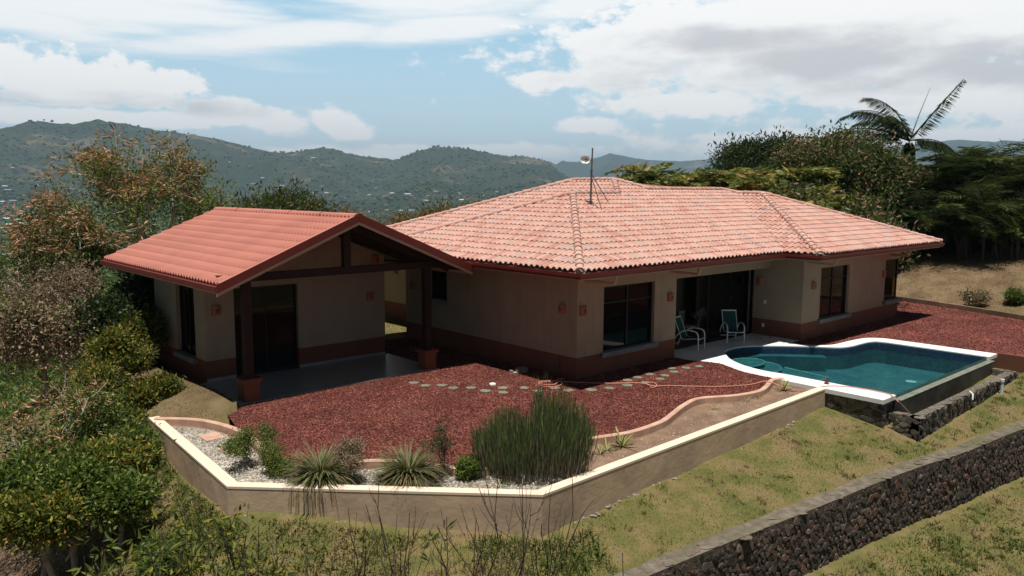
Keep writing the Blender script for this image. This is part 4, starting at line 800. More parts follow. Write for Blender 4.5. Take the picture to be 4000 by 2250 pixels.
elbow(house, (.34, -1.06, 2.93), (.34, -1.0, 2.69), (.30, .01, 2.70)); elbow(house, (4.12, -1.06, 2.93), (4.12, -1.0, 2.69), (4.12, .01, 2.70)); elbow(house, (10.25, -2.29, 2.93), (10.25, -2.2, 2.69), (10.3, -1.22, 2.70)); elbow(house, (16.35, -2.29, 2.93), (16.35, -2.2, 2.69), (17.2, -1.22, 2.62))
# roof
P1 = (4.0224, 4.0224); Qp = (6.366, 4.0224); T2 = (7.7225, 5.3788); T1 = (7.7225, 7.4964); R1 = (8.646, 4.4555); R2 = (13.698, 4.4555); Wp = (14.086, 4.0674); Sp = (14.086, 2.838)
VC = (8.937, -e); CW = (8.937, -2.311); ER = (19.235, -2.311); BL = (1.262, 9.127); BB = (1.262, 13.957); EB = (-e, 9.127); E0 = (-e, -e)
def zr(p, k): return HE+SL*k
def z3(p):   # roof height by lower envelope rules
    return p
HT = {P1: HE+SL*5.104, Qp: HE+SL*5.104, T2: HE+SL*6.4604, T1: HE+SL*6.4604, R1: HE+SL*5.537, R2: HE+SL*5.537, Wp: HE+SL*5.149, Sp: HE+SL*5.149, VC: HE, CW: HE, ER: HE, BL: HE, BB: HE, EB: HE, E0: HE}
T1b = (7.7225+0, 7.4964); RB = (19.235, 13.957); RBT = (14.086, 8.8); HT[RB] = HE; HT[RBT] = HE+SL*5.149; NB = (12.8, 7.5); HT[NB] = HE+SL*6.4
dk = MB()
def face(*ps, dz=-.03): dk.add([(p[0], p[1], HT[p]+dz) for p in ps], [tuple(range(len(ps)))])
face(E0, VC, R1, Qp, P1); face(Qp, R1, T2); face(VC, Wp, R2, R1); face(CW, Sp, Wp, VC); face(CW, ER, Sp); face(E0, P1, EB); face(P1, Qp, BL, EB); face(BL, Qp, T2, T1, BB); face(T1, T2, R1, R2, RBT); face(BB, T1, RBT, RB); face(ER, RB, RBT, Wp, Sp); face(R2, Wp, RBT)
rf = dk.build('roof', [surf('roof_underlay', (.28, .13, .095), (.34, .17, .125), 3, .9, 20, .5, .02)], house)
# clay tiles laid face by face and cut along hips and valleys
PROF = [(0, 0), (.10, .004), (.19, .026), (.32, .049), (.5, .058), (.68, .049), (.81, .026), (.90, .004), (1, 0)]
def tilefaces(name, faces, parent, w_=.205, crs=.345, step=.032, prof=PROF, mats=None, jit=1.0, front=True, seedbase=0, dots=False):
    hm_ = max(h for _, h in prof); LZ = (lambda z, h: z*(h/hm_)**1.5+.002) if dots else (lambda z, h: z)
    bm = bmesh.new(); lay = bm.verts.layers.float.new('rnd')
    for (o, a, n_, poly, sl) in faces:      # o eave origin (x,y,z), a eave dir, n_ inward dir, poly convex plan polygon (list of xy)
        o = A(o, float); a = A([*a, 0.]); nn = A([*n_, sl]); P = A(poly, float); rel = P-o[:2]; uu = rel@a[:2]; vv_ = rel@nn[:2]
        j0, j1 = int(math.floor(uu.min()/w_))-1, int(math.ceil(uu.max()/w_))+1; k0, k1 = int(math.floor(vv_.min()/crs))-1, int(math.ceil(vv_.max()/crs))+1
        fb_ = bmesh.new(); fl_ = fb_.verts.layers.float.new('rnd')
        cen = P.mean(0); rr = np.linalg.norm(P-cen, axis=1).max()
        edges = [(P[i], P[(i+1) % len(P)]) for i in range(len(P))]
        for k in range(max(k0, 0), k1):
            for j in range(j0, j1):
                c = o[:2]+a[:2]*(j+.5)*w_+nn[:2]*(k+.5)*crs
                bad = False
                for p, q in edges:
                    d = unit(q-p); nl_ = A([-d[1], d[0]])
                    if (cen-p)@nl_ < 0: nl_ = -nl_
                    if (c-p)@nl_ < -.35: bad = True; break
                if bad: continue
                h_ = random.Random(hash((round(float(o[0]+o[1]*7), 2), j, k, seedbase))); r = h_.random(); r = min(1, max(0, r+.0)); dx = (h_.random()-.5)*.012*jit; dv = (h_.random()-.5)*.03*jit; lift = h_.random()*.008*jit+(.02*jit if h_.random() > .985 else 0)
                lowz = step+lift; rows_ = []
                for vv2, hz_ in ((k*crs+dv-.01, lowz), ((k+1)*crs+.03, .0)):
                    rows_.append([fb_.verts.new(tuple(o+a*((j+t)*w_+dx)+nn*vv2+A([0, 0, LZ(hz_, h2)+h2]))) for t, h2 in prof])
                if front and k > 0:
                    rows_.insert(0, [fb_.verts.new(tuple(o+a*((j+t)*w_+dx)+nn*(k*crs+dv-.01+step*.9)+A([0, 0, LZ(lowz, h2)+h2-LZ(step, h2)*1.15]))) for t, h2 in prof])
                elif k == 0:
                    rows_.insert(0, [fb_.verts.new(tuple(o+a*((j+t)*w_+dx)+nn*(k*crs+dv-.01)+A([0, 0, lowz+h2-.012]))) for t, h2 in prof])
                for q_ in rows_:
                    for v in q_: v[fl_] = r
                for r0_, r1_ in zip(rows_[:-1], rows_[1:]):
                    for i in range(len(prof)-1): fb_.faces.new((r0_[i], r0_[i+1], r1_[i+1], r1_[i]))
        for p, q in edges:
            d = unit(q-p); nl_ = A([-d[1], d[0]])
            if (cen-p)@nl_ > 0: nl_ = -nl_
            if abs(nl_@nn[:2]+1) < .02 and abs((p-o[:2])@nn[:2]) < .05: continue      # eave edge stays open
            bmesh.ops.bisect_plane(fb_, geom=fb_.verts[:]+fb_.edges[:]+fb_.faces[:], plane_co=(*p, 0), plane_no=(*nl_, 0), clear_outer=True)
        tmp = bpy.data.meshes.new('tmp'); fb_.to_mesh(tmp); fb_.free(); bm.from_mesh(tmp); bpy.data.meshes.remove(tmp)
    me = bpy.data.meshes.new(name); bm.to_mesh(me); bm.free()
    for m_ in mats or [M['tile']]: me.materials.append(m_)
    me.polygons.foreach_set('use_smooth', np.zeros(len(me.polygons), bool)); ob = bpy.data.objects.new(name, me); COL.objects.link(ob); ob.parent = parent; ob.matrix_parent_inverse = parent_world(parent).inverted(); return ob
Ff = ((-e, -e, HE), (1, 0), (0, 1))
FC = [(*Ff, [E0, (6.366, -e), Qp, P1], SL), (*Ff, [(6.366, -e), (8.646, -e), R1, T2, Qp], SL), (*Ff, [(8.646, -e), VC, Wp, R2, R1], SL),
      ((8.937, -2.311, HE), (0, 1), (1, 0), [CW, VC, Wp, Sp], SL), ((8.937, -2.311, HE+.0), (1, 0), (0, 1), [CW, ER, Sp], SL),
      ((-e, -e, HE), (0, 1), (1, 0), [E0, P1, EB], SL), ((1.262, 13.957, HE), (0, -1), (1, 0), [BL, Qp, T2, T1, BB], SL)]
tilefaces('clay_tiles', FC, rf)
def caps(parent, a, b, za, zb, r=.105, sp_=.33, mat='tile', mort=True, name='ridge_caps', lift=.045):
    a3, b3 = A([*a, za+lift]), A([*b, zb+lift]); Ld = np.linalg.norm(b3-a3); n = max(1, int(Ld/sp_)); d = (b3-a3)/Ld; sd = unit(np.cross(d, A([0, 0, 1.]))); u_ = np.cross(sd, d); mb = MB()
    th = np.linspace(-.1, math.pi+.1, 9)
    for k in range(n):
        p0 = a3+d*(k*Ld/n-.03)+rng.normal(size=3)*.004; p1 = a3+d*((k+1)*Ld/n+.0); r0, r1 = r*1.08, r*.9; q = rng.random()
        f = lambda p, rr, dz: [p+sd*math.cos(t)*rr+u_*(math.sin(t)*rr*.82+dz) for t in th]
        v = f(p0, r0*.86, 0)+f(p0, r0, .014)+f(p1, r1, 0); i = np.arange(8); mb.add(v, np.concatenate([np.stack([k2*9+i, k2*9+i+1, (k2+1)*9+i+1, (k2+1)*9+i], -1) for k2 in range(2)]), 0, q)
    if mort:
        m_ = 60; c = a3+d*np.linspace(0, Ld, int(Ld*9))[:, None]
        for s_ in (-1, 1):
            cc = c+sd*s_*(r*1.02+rng.uniform(-.01, .02, (len(c), 1)))-A([0, 0, .055]); blobset(mb, cc, rng.uniform(.03, .055, len(c)), ICV, ICF, rng.random(len(c)), .3, .7, 1)
    return mb.build(name, [M[mat], M['mortar']], parent)
for a, b in ((E0, P1), (P1, Qp), (Qp, T2), (T2, T1), (BB, T1), (EB, P1), (R1, T2), (R1, R2), (Wp, R2), (Wp, Sp), (CW, Sp), (ER, Sp)): caps(rf, a, b, HT[a], HT[b])
for p, z in ((E0, HE), (CW, HE)):
    mb = MB(); blobset(mb, A([[p[0]+.03, p[1]+.03, z+.05]]), [.12], IC2V, IC2F, A([.5]), .12, .7); mb.build('hip_end_mortar', [M['mortar']], rf)
# ------------------------------------------------ small house
cas = thing('small_house', (-4.9, 6.15, 0), 'small cream guest house with bright red gable roof and tiled porch', 'house')
CX0, CX1, CY = -7.7, -2.12, 6.15; ax_, ez, az_ = -4.87, 2.955, 4.44; hw_ = 3.62; YF, YB = 3.06, 12.0; cs = (az_-ez)/hw_
up, lo = MB(), MB()
wallseg(up, lo, 1, CY, .2, CX0+.202, CX1, .0, 2.75, [(-6.9, -5.03, .0, 2.475)])
wallseg(up, lo, 0, CX0, .2, CY, 9.95, -.3, 2.82, [(6.86, 8.19, .555, 2.49)])
wallseg(up, lo, 0, CX1, -.2, CY+.202, 9.75, -.2, 2.82); wallseg(up, lo, 1, 9.95, -.2, CX0+.202, CX1, -.3, 2.82)
v = [(CX0, 0, 2.75), (CX1, 0, 2.75), (CX1, 0, az_-.2-(CX1-ax_)*cs), (ax_, 0, az_-.2), (CX0, 0, az_-.2-(ax_-CX0)*cs)]
for yy in (CY, 9.75): up.add([(p[0], yy+.001, p[2]) for p in v]+[(p[0], yy+.2, p[2]) for p in v], [(0, 1, 2, 3, 4), (9, 8, 7, 6, 5)])
up.build('wall', [M['cream']], cas); lo.build('painted_plinth', [M['terra']], cas)
window(cas, 0, CX0, .13, 6.86, 8.19, .555, 2.49, (7.52,))
dm = MB()
for xa, xb, y in ((-6.9, -5.95, CY+.10), (-5.98, -5.03, CY+.14)):
    dm.box(xa, xa+.05, y-.02, y+.02, .03, 2.47); dm.box(xb-.05, xb, y-.02, y+.02, .03, 2.47); dm.box(xa+.05, xb-.05, y-.02, y+.02, .03, .10); dm.box(xa+.05, xb-.05, y-.02, y+.02, 2.41, 2.47); dm.box(xa+.05, xb-.05, y-.018, y+.018, 2.02, 2.07)
dd = dm.build('sliding_door', [M['frame']], cas); pm = MB(); pm.box(-6.87, -5.98, CY+.098, CY+.103, .06, 2.44); pm.box(-5.95, -5.06, CY+.138, CY+.143, .06, 2.44); pm.build('pane', [M['glass']], dd)
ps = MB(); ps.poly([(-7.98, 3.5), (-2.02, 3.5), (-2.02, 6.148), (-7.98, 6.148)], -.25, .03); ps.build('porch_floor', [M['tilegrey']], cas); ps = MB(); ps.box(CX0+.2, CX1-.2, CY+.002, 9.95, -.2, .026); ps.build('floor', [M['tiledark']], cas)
for xa, xb in ((CX0, -6.9), (-5.03, CX1)):
    sk = MB()
    n = int((xb-xa)/.33)+1
    for k in range(n): sk.box(xa+(xb-xa)*k/n+.004, xa+(xb-xa)*(k+1)/n-.004, CY-.012, CY-.001, .032, .115)
    sk.build('skirting_tiles', [M['tilegrey']], cas)
for x in (-7.62, -2.29):
    pc = MB(); pc.box(x-.19, x+.19, 3.54, 3.92, -.25, .50); pe = pc.build('pedestal', [M['terra']], cas)
    cp2 = MB(); cp2.box(x-.245, x+.245, 3.485, 3.975, .502, .585); cp2.build('cap', [M['terra']], pe)
    po = MB(); po.box(x-.1, x+.1, 3.63, 3.83, .586, 2.93); po.build('post', [M['wood']], cas)
bmm = MB(); bmm.box(-8.3, -1.45, 3.64, 3.82, 2.932, 3.12); bmm.build('cross_beam', [M['wood']], cas)
kp = MB(); kp.box(-4.97, -4.77, 3.65, 3.81, 3.122, az_-.22); kp.build('king_post', [M['wood']], cas)
def rz_(x): return az_-abs(x-ax_)*cs
rr = MB()
for y in (3.73, 4.35, 4.97, 5.59): 
    for s_ in (-1, 1):
        if y == 3.73: rr.beam((ax_+s_*.1, y, az_-.24), (ax_+s_*3.35, y, rz_(ax_+s_*3.35)-.21), .1, .16)
        else: rr.beam((ax_+s_*.08, y, az_-.20), (ax_+s_*3.4, y, rz_(ax_+s_*3.4)-.17), .07, .12)
rr.beam((ax_, 3.2, az_-.25), (ax_, 6.14, az_-.25), .09, .16); rr.build('rafters', [M['wood']], cas)
ud = MB()
for s_ in (-1, 1):
    xa = ax_+s_*(hw_-.04); ud.add([(ax_, YF+.03, az_-.05), (ax_, YB-.03, az_-.05), (xa, YB-.03, ez-.04), (xa, YF+.03, ez-.04), (ax_, YF+.03, az_-.10), (ax_, YB-.03, az_-.10), (xa, YB-.03, ez-.09), (xa, YF+.03, ez-.09)], [(0, 1, 2, 3), (4, 7, 6, 5), (0, 3, 7, 4), (2, 1, 5, 6), (3, 2, 6, 7)])
crf = ud.build('roof', [M['wood']], cas)
PR2 = [(0, 0), (.18, .002), (.34, .028), (.5, .05), (.66, .028), (.82, .002), (1, 0)]
tilefaces('roof_sheets', [((ax_-hw_, YF+.06, ez), (0, 1), (1, 0), [(ax_-hw_, YF+.06), (ax_, YF+.06), (ax_, YB), (ax_-hw_, YB)], cs), ((ax_+hw_, YB, ez), (0, -1), (-1, 0), [(ax_+hw_, YB), (ax_, YB), (ax_, YF+.06), (ax_+hw_, YF+.06)], cs)], crf, .185, .345, .045, PR2, [M['redsheet']], .12, dots=True)
rc = MB(); nseg = 5; sg = (YB-YF)/nseg; th = np.linspace(-.25, math.pi+.25, 11)
for k in range(nseg):
    y0, y1 = YF+k*sg-.02, YF+(k+1)*sg+.04
    f = lambda y, r_: [(ax_+math.cos(t)*r_*1.15, y, az_+.0+math.sin(t)*r_*.72+.0) for t in th]
    v = f(y0, .115)+f(y0, .135)+f(y0+.05, .135)+f(y0+.055, .125)+f(y1, .115); i = np.arange(10); rc.add(v, np.concatenate([np.stack([q*11+i, q*11+i+1, (q+1)*11+i+1, (q+1)*11+i], -1) for q in range(4)]), 0, .5, False)
rc.build('ridge_caps', [M['redsheet']], crf)
rk = MB(); rk2 = MB(); rt = MB()
for s_ in (-1, 1):
    xo = ax_+s_*(hw_+.10)
    for (zt, h_, y0, y1, mb) in ((.075, .20, YF-.035, YF, rk), (-.127, .075, YF-.012, YF+.02, rk2)):
        zo_, zi_ = rz_(xo)+zt, az_+zt
        mb.add([(ax_, y0, zi_), (xo, y0, zo_), (xo, y0, zo_-h_), (ax_, y0, zi_-h_), (ax_, y1, zi_), (xo, y1, zo_), (xo, y1, zo_-h_), (ax_, y1, zi_-h_)], [(0, 1, 2, 3), (4, 7, 6, 5), (0, 4, 5, 1), (3, 2, 6, 7), (1, 5, 6, 2)])
    # flashing strip along the verge
    rt.add([(ax_, YF-.03, az_+.078), (ax_+s_*(hw_+.02), YF-.03, rz_(ax_+s_*(hw_+.02))+.078), (ax_+s_*(hw_+.02), YF+.17, rz_(ax_+s_*(hw_+.02))+.060), (ax_, YF+.17, az_+.060)], [(0, 1, 2, 3)])
    rk.box(min(ax_+s_*hw_, ax_+s_*(hw_+.12)), max(ax_+s_*hw_, ax_+s_*(hw_+.12)), YF+.002, YB, ez-.145, ez-.02); rk2.box(min(ax_+s_*(hw_-.04), ax_+s_*(hw_+.0)), max(ax_+s_*(hw_-.04), ax_+s_*hw_)-.002*0, YF+.02, YB-.01, ez-.21, ez-.147)
rk.build('fascia', [M['gutter']], crf); rk2.build('soffit_board', [M['pipe']], crf); rt.build('verge_flashing', [M['redsheet']], crf)
elbow(cas, (-8.46, 10.95, 2.82), (-8.4, 10.98, 2.66), (-7.71, 11.2, 2.6)); 
sconce(0, 0, .55, 1.90, -1, 'clay wall lamp on the shaded side wall nearest the front corner of the big house'); sconce(1, 0, .2, 1.89, -1, 'clay wall lamp on the front wall left of the big window'); sconce(1, 0, 4.12, 1.92, -1, 'clay wall lamp between the big window and the recessed doorway')
sconce(0, 10.02, .40, 1.93, -1, 'clay wall lamp on the side wall inside the recess above the switch'); sconce(1, -1.23, 10.72, 1.88, -1, 'clay wall lamp left of the tall window on the right wing'); sconce(1, -1.23, 16.5, 1.9, -1, 'clay wall lamp beside the far corner window')
sconce(0, 0, 7.6, 1.90, -1, 'clay wall lamp in deep shade behind the porch post'); sconce(1, CY, -7.39, 1.94, -1, 'clay wall lamp left of the guest house door'); sconce(1, CY, -2.66, 1.90, -1, 'clay wall lamp on the porch wall right of the guest house door')
sconce(1, CY, -2.45, 3.02, -1, 'dim clay wall lamp high in the gable above the porch beam'); sconce(0, 2.34, 12.1, 1.9, -1, 'clay wall lamp on the far yellowish wall seen through the gap')
for z, nm, lb_ in ((1.21, 'light_switch', 'small white switch plate on the recess side wall'), (.37, 'power_outlet', 'small white weatherproof outlet low on the recess side wall')):
    mb = MB(); y = .17 if z > 1 else .21; mb.box(10.004, 10.019, y-.045, y+.045, z-.065, z+.065); mb.box(9.998, 10.003, y-.012, y+.012, z-.02, z+.02); tag(mb.build(nm, [M['metalwhite']]), lb_, 'switch' if z > 1 else 'outlet')
# ------------------------------------------------ antenna on the roof
an = thing('roof_antenna', (3.82, 3.03, 4.63), 'dark steel antenna mast with small pale panel dish and two struts', 'antenna')
mb = MB(); mb.tube([(3.82, 3.03, 4.60), (3.84, 3.03, 5.75)], .032, 8); mb.tube([(3.84, 3.03, 5.75), (3.86, 3.02, 6.50)], .024, 8); mb.tube([(3.838, 3.03, 5.70), (3.838, 3.03, 5.80)], .04, 8); mb.build('mast', [M['mast']], an)
for q, z in (((3.82, 2.52, 4.47), 5.58), ((4.86, 3.12, 4.69), 5.66)):
    mb = MB(); mb.tube([(3.84, 3.03, z), q], .014, 5); mb.build('strut', [M['mast']], an)
mb = MB(); mb.box(3.70, 3.94, 2.95, 3.1, 4.60, 4.67); mb.box(3.68, 3.86, 3.0, 3.03, 4.74, 4.80); mb.build('base_bracket', [M['mast']], an)
dc = A([3.66, 3.16, 6.12]); dn = unit(A([-.55, -.8, .1])); du_ = unit(np.cross(A([0, 0, 1.]), dn)); dv_ = np.cross(dn, du_); mb = MB(); gpt = []
for iy in range(9):
    for ix in range(9):
        a, b = ix/4-1, iy/4-1; sx_ = a*math.sqrt(1-b*b*.35); sy_ = b*math.sqrt(1-a*a*.35); gpt.append(dc+du_*sx_*.155+dv_*sy_*.125+dn*(.05*(sx_*sx_+sy_*sy_)-.03))
I_ = np.arange(8)[:, None]*9+np.arange(8)[None]; fcs = np.stack([I_, I_+1, I_+10, I_+9], -1).reshape(-1, 4); mb.add(gpt, fcs, 0, .5, True); mb.add([p-dn*.012 for p in gpt], fcs[:, ::-1], 0, .5, True); mb.build('dish', [M['metalwhite']], an)
mb = MB(); mb.tube([dc-dn*.0, dc+dn*.14], .008, 5); mb.tube([dc, (3.85, 3.03, 6.10)], .012, 5); mb.box(*(np.array([-.03, .03])+(dc+dn*.15)[0]), *(np.array([-.02, .02])+(dc+dn*.15)[1]), *(np.array([-.02, .02])+(dc+dn*.15)[2])); mb.build('feed_arm', [M['mast']], an)
# ------------------------------------------------ furniture
def chair(name, loc, rz, label):
    o = thing(name, loc, label, 'chair', 'green sling chairs on the pool terrace'); W_ = .29; x0, y0, z0 = loc
    def Wd(p): q = rot2((p[0], p[1]), rz); return (x0+q[0], y0+q[1], z0+p[2])
    for s_ in (-1, 1):   # local: front = -Y
        prof = catmull([(0, -.42, 0), (0, -.42, .30), (0, -.41, .50), (0, -.34, .61), (0, -.12, .65), (0, .10, .61), (0, .30, .45), (0, .43, .22), (0, .50, 0)], 4)
        mb = MB(); mb.tube([Wd((s_*W_, p[1], p[2])) for p in prof], .021, 8); mb.build('arm_and_leg_frame', [M['metalwhite']], o)
    seatp = [(-.44, .39), (-.30, .385), (-.05, .345), (.12, .33), (.19, .40), (.28, .62), (.37, .86), (.42, 1.0)]
    for s_ in (-1, 1):
        mb = MB(); mb.tube([Wd((s_*(W_-.045), a, b)) for a, b in catmull(seatp, 3)], .015, 6); mb.build('side_rail', [M['metalwhite']], o)
    cc = catmull(seatp, 4)
    for lo_, hi_, nm in ((0, 15, 'seat'), (15, len(cc), 'backrest')):
        seg = cc[lo_:hi_+1] if nm == 'seat' else cc[lo_:]; mb = MB(); n = len(seg); xs = np.linspace(-(W_-.06), W_-.06, 7); v = []
        for a, b in seg:
            for x in xs: v.append(Wd((x, a, b+.012-.02*(1-(x/(W_-.06))**2))))
        I_ = np.arange(n-1)[:, None]*7+np.arange(6)[None]; f = np.stack([I_, I_+1, I_+8, I_+7], -1).reshape(-1, 4); mb.add(v, f, 0, .5, True); mb.add([(p[0], p[1], p[2]-.008) for p in v], f[:, ::-1], 0, .5, True); mb.build(nm, [M['sling']], o)
    mb = MB(); mb.tube([Wd((-(W_-.03), .425, 1.0)), Wd((W_-.03, .425, 1.0))], .026, 8); mb.build('top_bar', [M['metalwhite']], o)
    mb = MB(); mb.tube([Wd((-W_, -.42, .37)), Wd((W_, -.42, .37))], .018, 6); mb.build('cross_rail', [M['metalwhite']], o); mb = MB(); mb.tube([Wd((-W_, .45, .12)), Wd((W_, .45, .12))], .016, 6); mb.build('cross_rail', [M['metalwhite']], o); return o
chair('patio_chair', (5.92, .50, .013), math.radians(14), 'white framed green sling chair beside the left doorway edge'); chair('patio_chair', (8.14, .30, .013), math.radians(-40), 'white framed green sling chair facing the pool in mid terrace')
tb_ = thing('glass_table', (8.5, 1.75, .018), 'small glass table with thin bent metal legs inside the doorway', 'table')
mb = MB(); mb.lathe((8.45, 1.7, .70), [(.0, 0), (.42, 0), (.42, .012), (0, .012)], 24); mb.build('table_top', [M['clear']], tb_); mb = MB(); ring = [(8.45+.42*math.cos(t), 1.7+.42*math.sin(t), .706) for t in np.linspace(0, 6.283, 25)]; mb.tube(ring, .010, 5, cap=False); mb.build('rim', [M['metalwhite']], tb_)
for k in range(4):
    a = .6+k*math.pi/2; c_, s_ = math.cos(a), math.sin(a); mb = MB(); mb.tube(catmull([(8.45+c_*.38, 1.7+s_*.38, .69), (8.45+c_*.12, 1.7+s_*.12, .42), (8.45+c_*.32, 1.7+s_*.32, .22), (8.45+c_*.4, 1.7+s_*.4, .02)], 4), .012, 6); mb.build('leg', [M['metalwhite']], tb_)
mb = MB(); mb.add([(8.15, 1.55, .715), (8.62, 1.45, .715), (8.66, 1.85, .715), (8.2, 1.9, .715), (8.50, 1.68, 1.02), (8.47, 1.72, 1.0)], [(0, 1, 4), (1, 2, 4), (2, 3, 5), (3, 0, 5), (0, 4, 5), (2, 5, 4)]); mb.add([(8.15, 1.55, .72), (8.2, 1.72, .72), (7.98, 1.62, .35), (7.94, 1.5, .30)], [(0, 1, 2, 3)])
tag(mb.build('folded_towel', [M['cloth']]), 'pale blue towel heaped in a peak on the glass table', 'towel')
dc_ = thing('dining_chair', (7.3, 1.6, .018), 'dark slatted wooden chair in the gloom inside the doorway', 'chair')
for dx, dy in ((-.2, -.2), (.2, -.2), (-.2, .2), (.2, .2)):
    mb = MB(); mb.tube([(7.3+dx, 1.6+dy, .02), (7.3+dx, 1.6+dy, .45 if dy < 0 else .98)], .02, 5); mb.build('leg', [M['wood']], dc_)
mb = MB(); mb.box(7.07, 7.53, 1.38, 1.82, .45, .49); mb.build('seat', [M['interior']], dc_); mb = MB(); mb.box(7.1, 7.5, 1.79, 1.82, .86, .97)
for k in range(6): mb.box(7.14+k*.06, 7.16+k*.06, 1.795, 1.815, .49, .86)
mb.build('backrest', [M['interior']], dc_)
# ------------------------------------------------ yard things
FL = [(-3.57, 2.55), (-3.52, 2.12), (-3.18, 1.85), (-3.14, 1.45), (-2.76, 1.15), (-2.7, .66), (-2.15, .61), (-2.45, .25), (-1.72, .24), (-1.68, -.23), (-1.13, -.30), (-1.05, -.70), (-.57, -1.06), (-.08, -1.25), (.52, -1.36), (1.12, -1.52), (.96, -1.02), (1.44, -.97), (1.76, -1.5), (2.2, -1.33), (1.98, -.95), (2.76, -1.23), (3.06, -.92), (3.43, -1.16), (3.89, -1.3)]
for x, y in FL:
    n = random.choice((5, 5, 6)); a0 = random.random()*6; pts = [(x+.155*random.uniform(.8, 1.15)*math.cos(a0+k*6.283/n), y+.155*random.uniform(.8, 1.15)*math.sin(a0+k*6.283/n)) for k in range(n)]
    mb = MB(); mb.poly(pts, -.02, .024); tag(mb.build('stepping_stone', [M['flag']]), 'flat pale green grey stepping stone set in the red gravel path', 'stepping stone', 'stepping stones in the red gravel')
hp = [(-.2, .25, .02), (-.45, .30, .02), (-.62, .17, .02), (-.92, .30, .03), (-1.2, .25, .03), (-1.28, -.05, .03), (-1.05, -.25, .03), (-.75, -.18, .04), (-.62, .08, .05), (-.85, .3, .05), (-1.12, .32, .05), (-1.2, .05, .05), (-1.0, -.12, .05), (-.6, .02, .04), (-.3, -.3, .03), (.3, -.96, .03), (.87, -1.42, .035), (.95, -1.75, .03), (.76, -1.97, .03), (.98, -1.98, .04), (1.18, -1.72, .05), (1.0, -1.62, .05), (.86, -1.8, .05), (1.0, -2.02, .04), (1.3, -2.15, .03), (1.69, -2.6, .03), (2.3, -3.15, .03), (3.0, -3.5, .03), (3.5, -3.72, .075), (3.62, -4.3, -.05), (4.0, -4.65, -.06), (4.35, -4.9, .03), (4.72, -5.3, .035), (4.84, -5.8, .035), (4.80, -6.35, .035), (4.62, -6.55, .035), (4.55, -6.72, -.06)]
mb = MB(); mb.tube(catmull(hp, 6), .0125, 6); tag(mb.build('garden_hose', [M['hose']]), 'long salmon garden hose coiled on the gravel and trailing to the pool edge', 'hose')
mb = MB(); mb.tube([(4.60, -6.60, .03), (4.70, -6.95, -.33)], .018, 6); mb.tube([(4.70, -6.95, -.33), (4.74, -7.02, -.5)], .012, 5); tag(mb.build('hose_lance', [M['mast']]), 'thin rigid pipe leaning from the pool corner into the trough', 'pipe')
mb = MB(); mb.box(-.98, -.70, 1.52, 1.64, -.01, .06); mb.box(-.98, -.93, 1.52, 1.64, .06, .13); mb.box(-.75, -.70, 1.52, 1.64, .06, .13); tag(mb.build('concrete_block', [M['mortar']]), 'pale U shaped concrete block at the shadow edge', 'block')
mb = MB(); mb.box(-.66, -.40, 1.50, 1.72, -.01, .14); mb.box(-.63, -.43, 1.53, 1.69, .14, .15); tag(mb.build('shaded_block', [M['rock']]), 'dark block in the shadow beside the pale U shaped one', 'block')
mb = MB(); mb.tube([(-.02, .62, .0), (-.05, .62, .42), (-.05, .58, .48)], .014, 6); mb.tube([(-.05, .55, .48), (-.10, .62, .5)], .012, 5); mb.box(-.07, -.03, .56, .68, .485, .50); tag(mb.build('garden_tap', [M['mast']]), 'thin garden tap low on the shaded side wall', 'tap')
mb = MB(); mb.lathe((-2.1, 1.06, .0), [(0, .055), (.06, .055), (.09, .04), (.09, .0)], 14); tag(mb.build('garden_light', [M['metalwhite']]), 'small round white ground light beside the stepping stones', 'light')
# little seated figurine on the wall end
fg = thing('garden_figurine', (4.72, -4.78, .0), 'small brown seated clay figurine at the end of the low wall', 'figurine'); bm = bmesh.new()
for c, r, s_ in (((0, 0, .045), .05, (1.1, 1, .8)), ((0, 0, .10), .038, (1, .85, 1.2)), ((-.005, -.005, .165), .027, (1, 1, 1.1)), ((-.045, .03, .03), .025, (1.3, .8, .7)), ((-.04, -.035, .03), .025, (1.3, .8, .7)), ((-.035, .028, .085), .015, (1, .8, 1.9)), ((-.035, -.028, .085), .015, (1, .8, 1.9))):
    r_ = bmesh.ops.create_icosphere(bm, subdivisions=2, radius=r); bmesh.ops.scale(bm, vec=s_, verts=r_['verts']); bmesh.ops.translate(bm, vec=(c[0], c[1], c[2]), verts=r_['verts'])
me = bpy.data.meshes.new('body'); bm.to_mesh(me); bm.free(); rm = bpy.data.objects.new('body', me); COL.objects.link(rm); rm.parent = fg; me.materials.append(surf('brown_clay', (.12, .05, .03), (.18, .08, .05), 9, .8, 60, .3, .003)); md = rm.modifiers.new('join', 'REMESH'); md.mode = 'VOXEL'; md.voxel_size = .007; rm.location = (0, 0, .012)
hb_ = MB(); hb_.box(4.66, 4.80, -4.85, -4.71, -.0, .012); hb_.build('base', [M['lamp']], fg)
pv = thing('drain_pipe', (10.17, -7.42, -.75), 'capped white plastic pipe standing against the trough wall', 'pipe'); mb = MB(); mb.tube([(10.17, -7.42, -.85), (10.17, -7.42, -.32)], .045, 12); mb.build('pipe', [M['pvc']], pv); mb = MB(); mb.tube([(10.17, -7.42, -.325), (10.17, -7.42, -.25)], .058, 12); mb.build('cap', [M['metalwhite']], pv)
mb = MB(); mb.tube([(7.98, -7.25, -.27), (7.9, -7.36, -.31), (7.86, -7.38, -.46)], .022, 8); tag(mb.build('overflow_pipe', [M['metalwhite']]), 'short white overflow pipe hooked over the trough wall', 'pipe')
mb = MB(); mb.box(-9.55, -9.05, .55, .95, -.105, -.07); mb.box(-9.5, -9.1, 1.6, 2.1, -.105, -.075); tag(mb.build('paving_slabs', [M['curb']]), 'two worn salmon paving slabs lying in the white pebbles', 'paving slab')
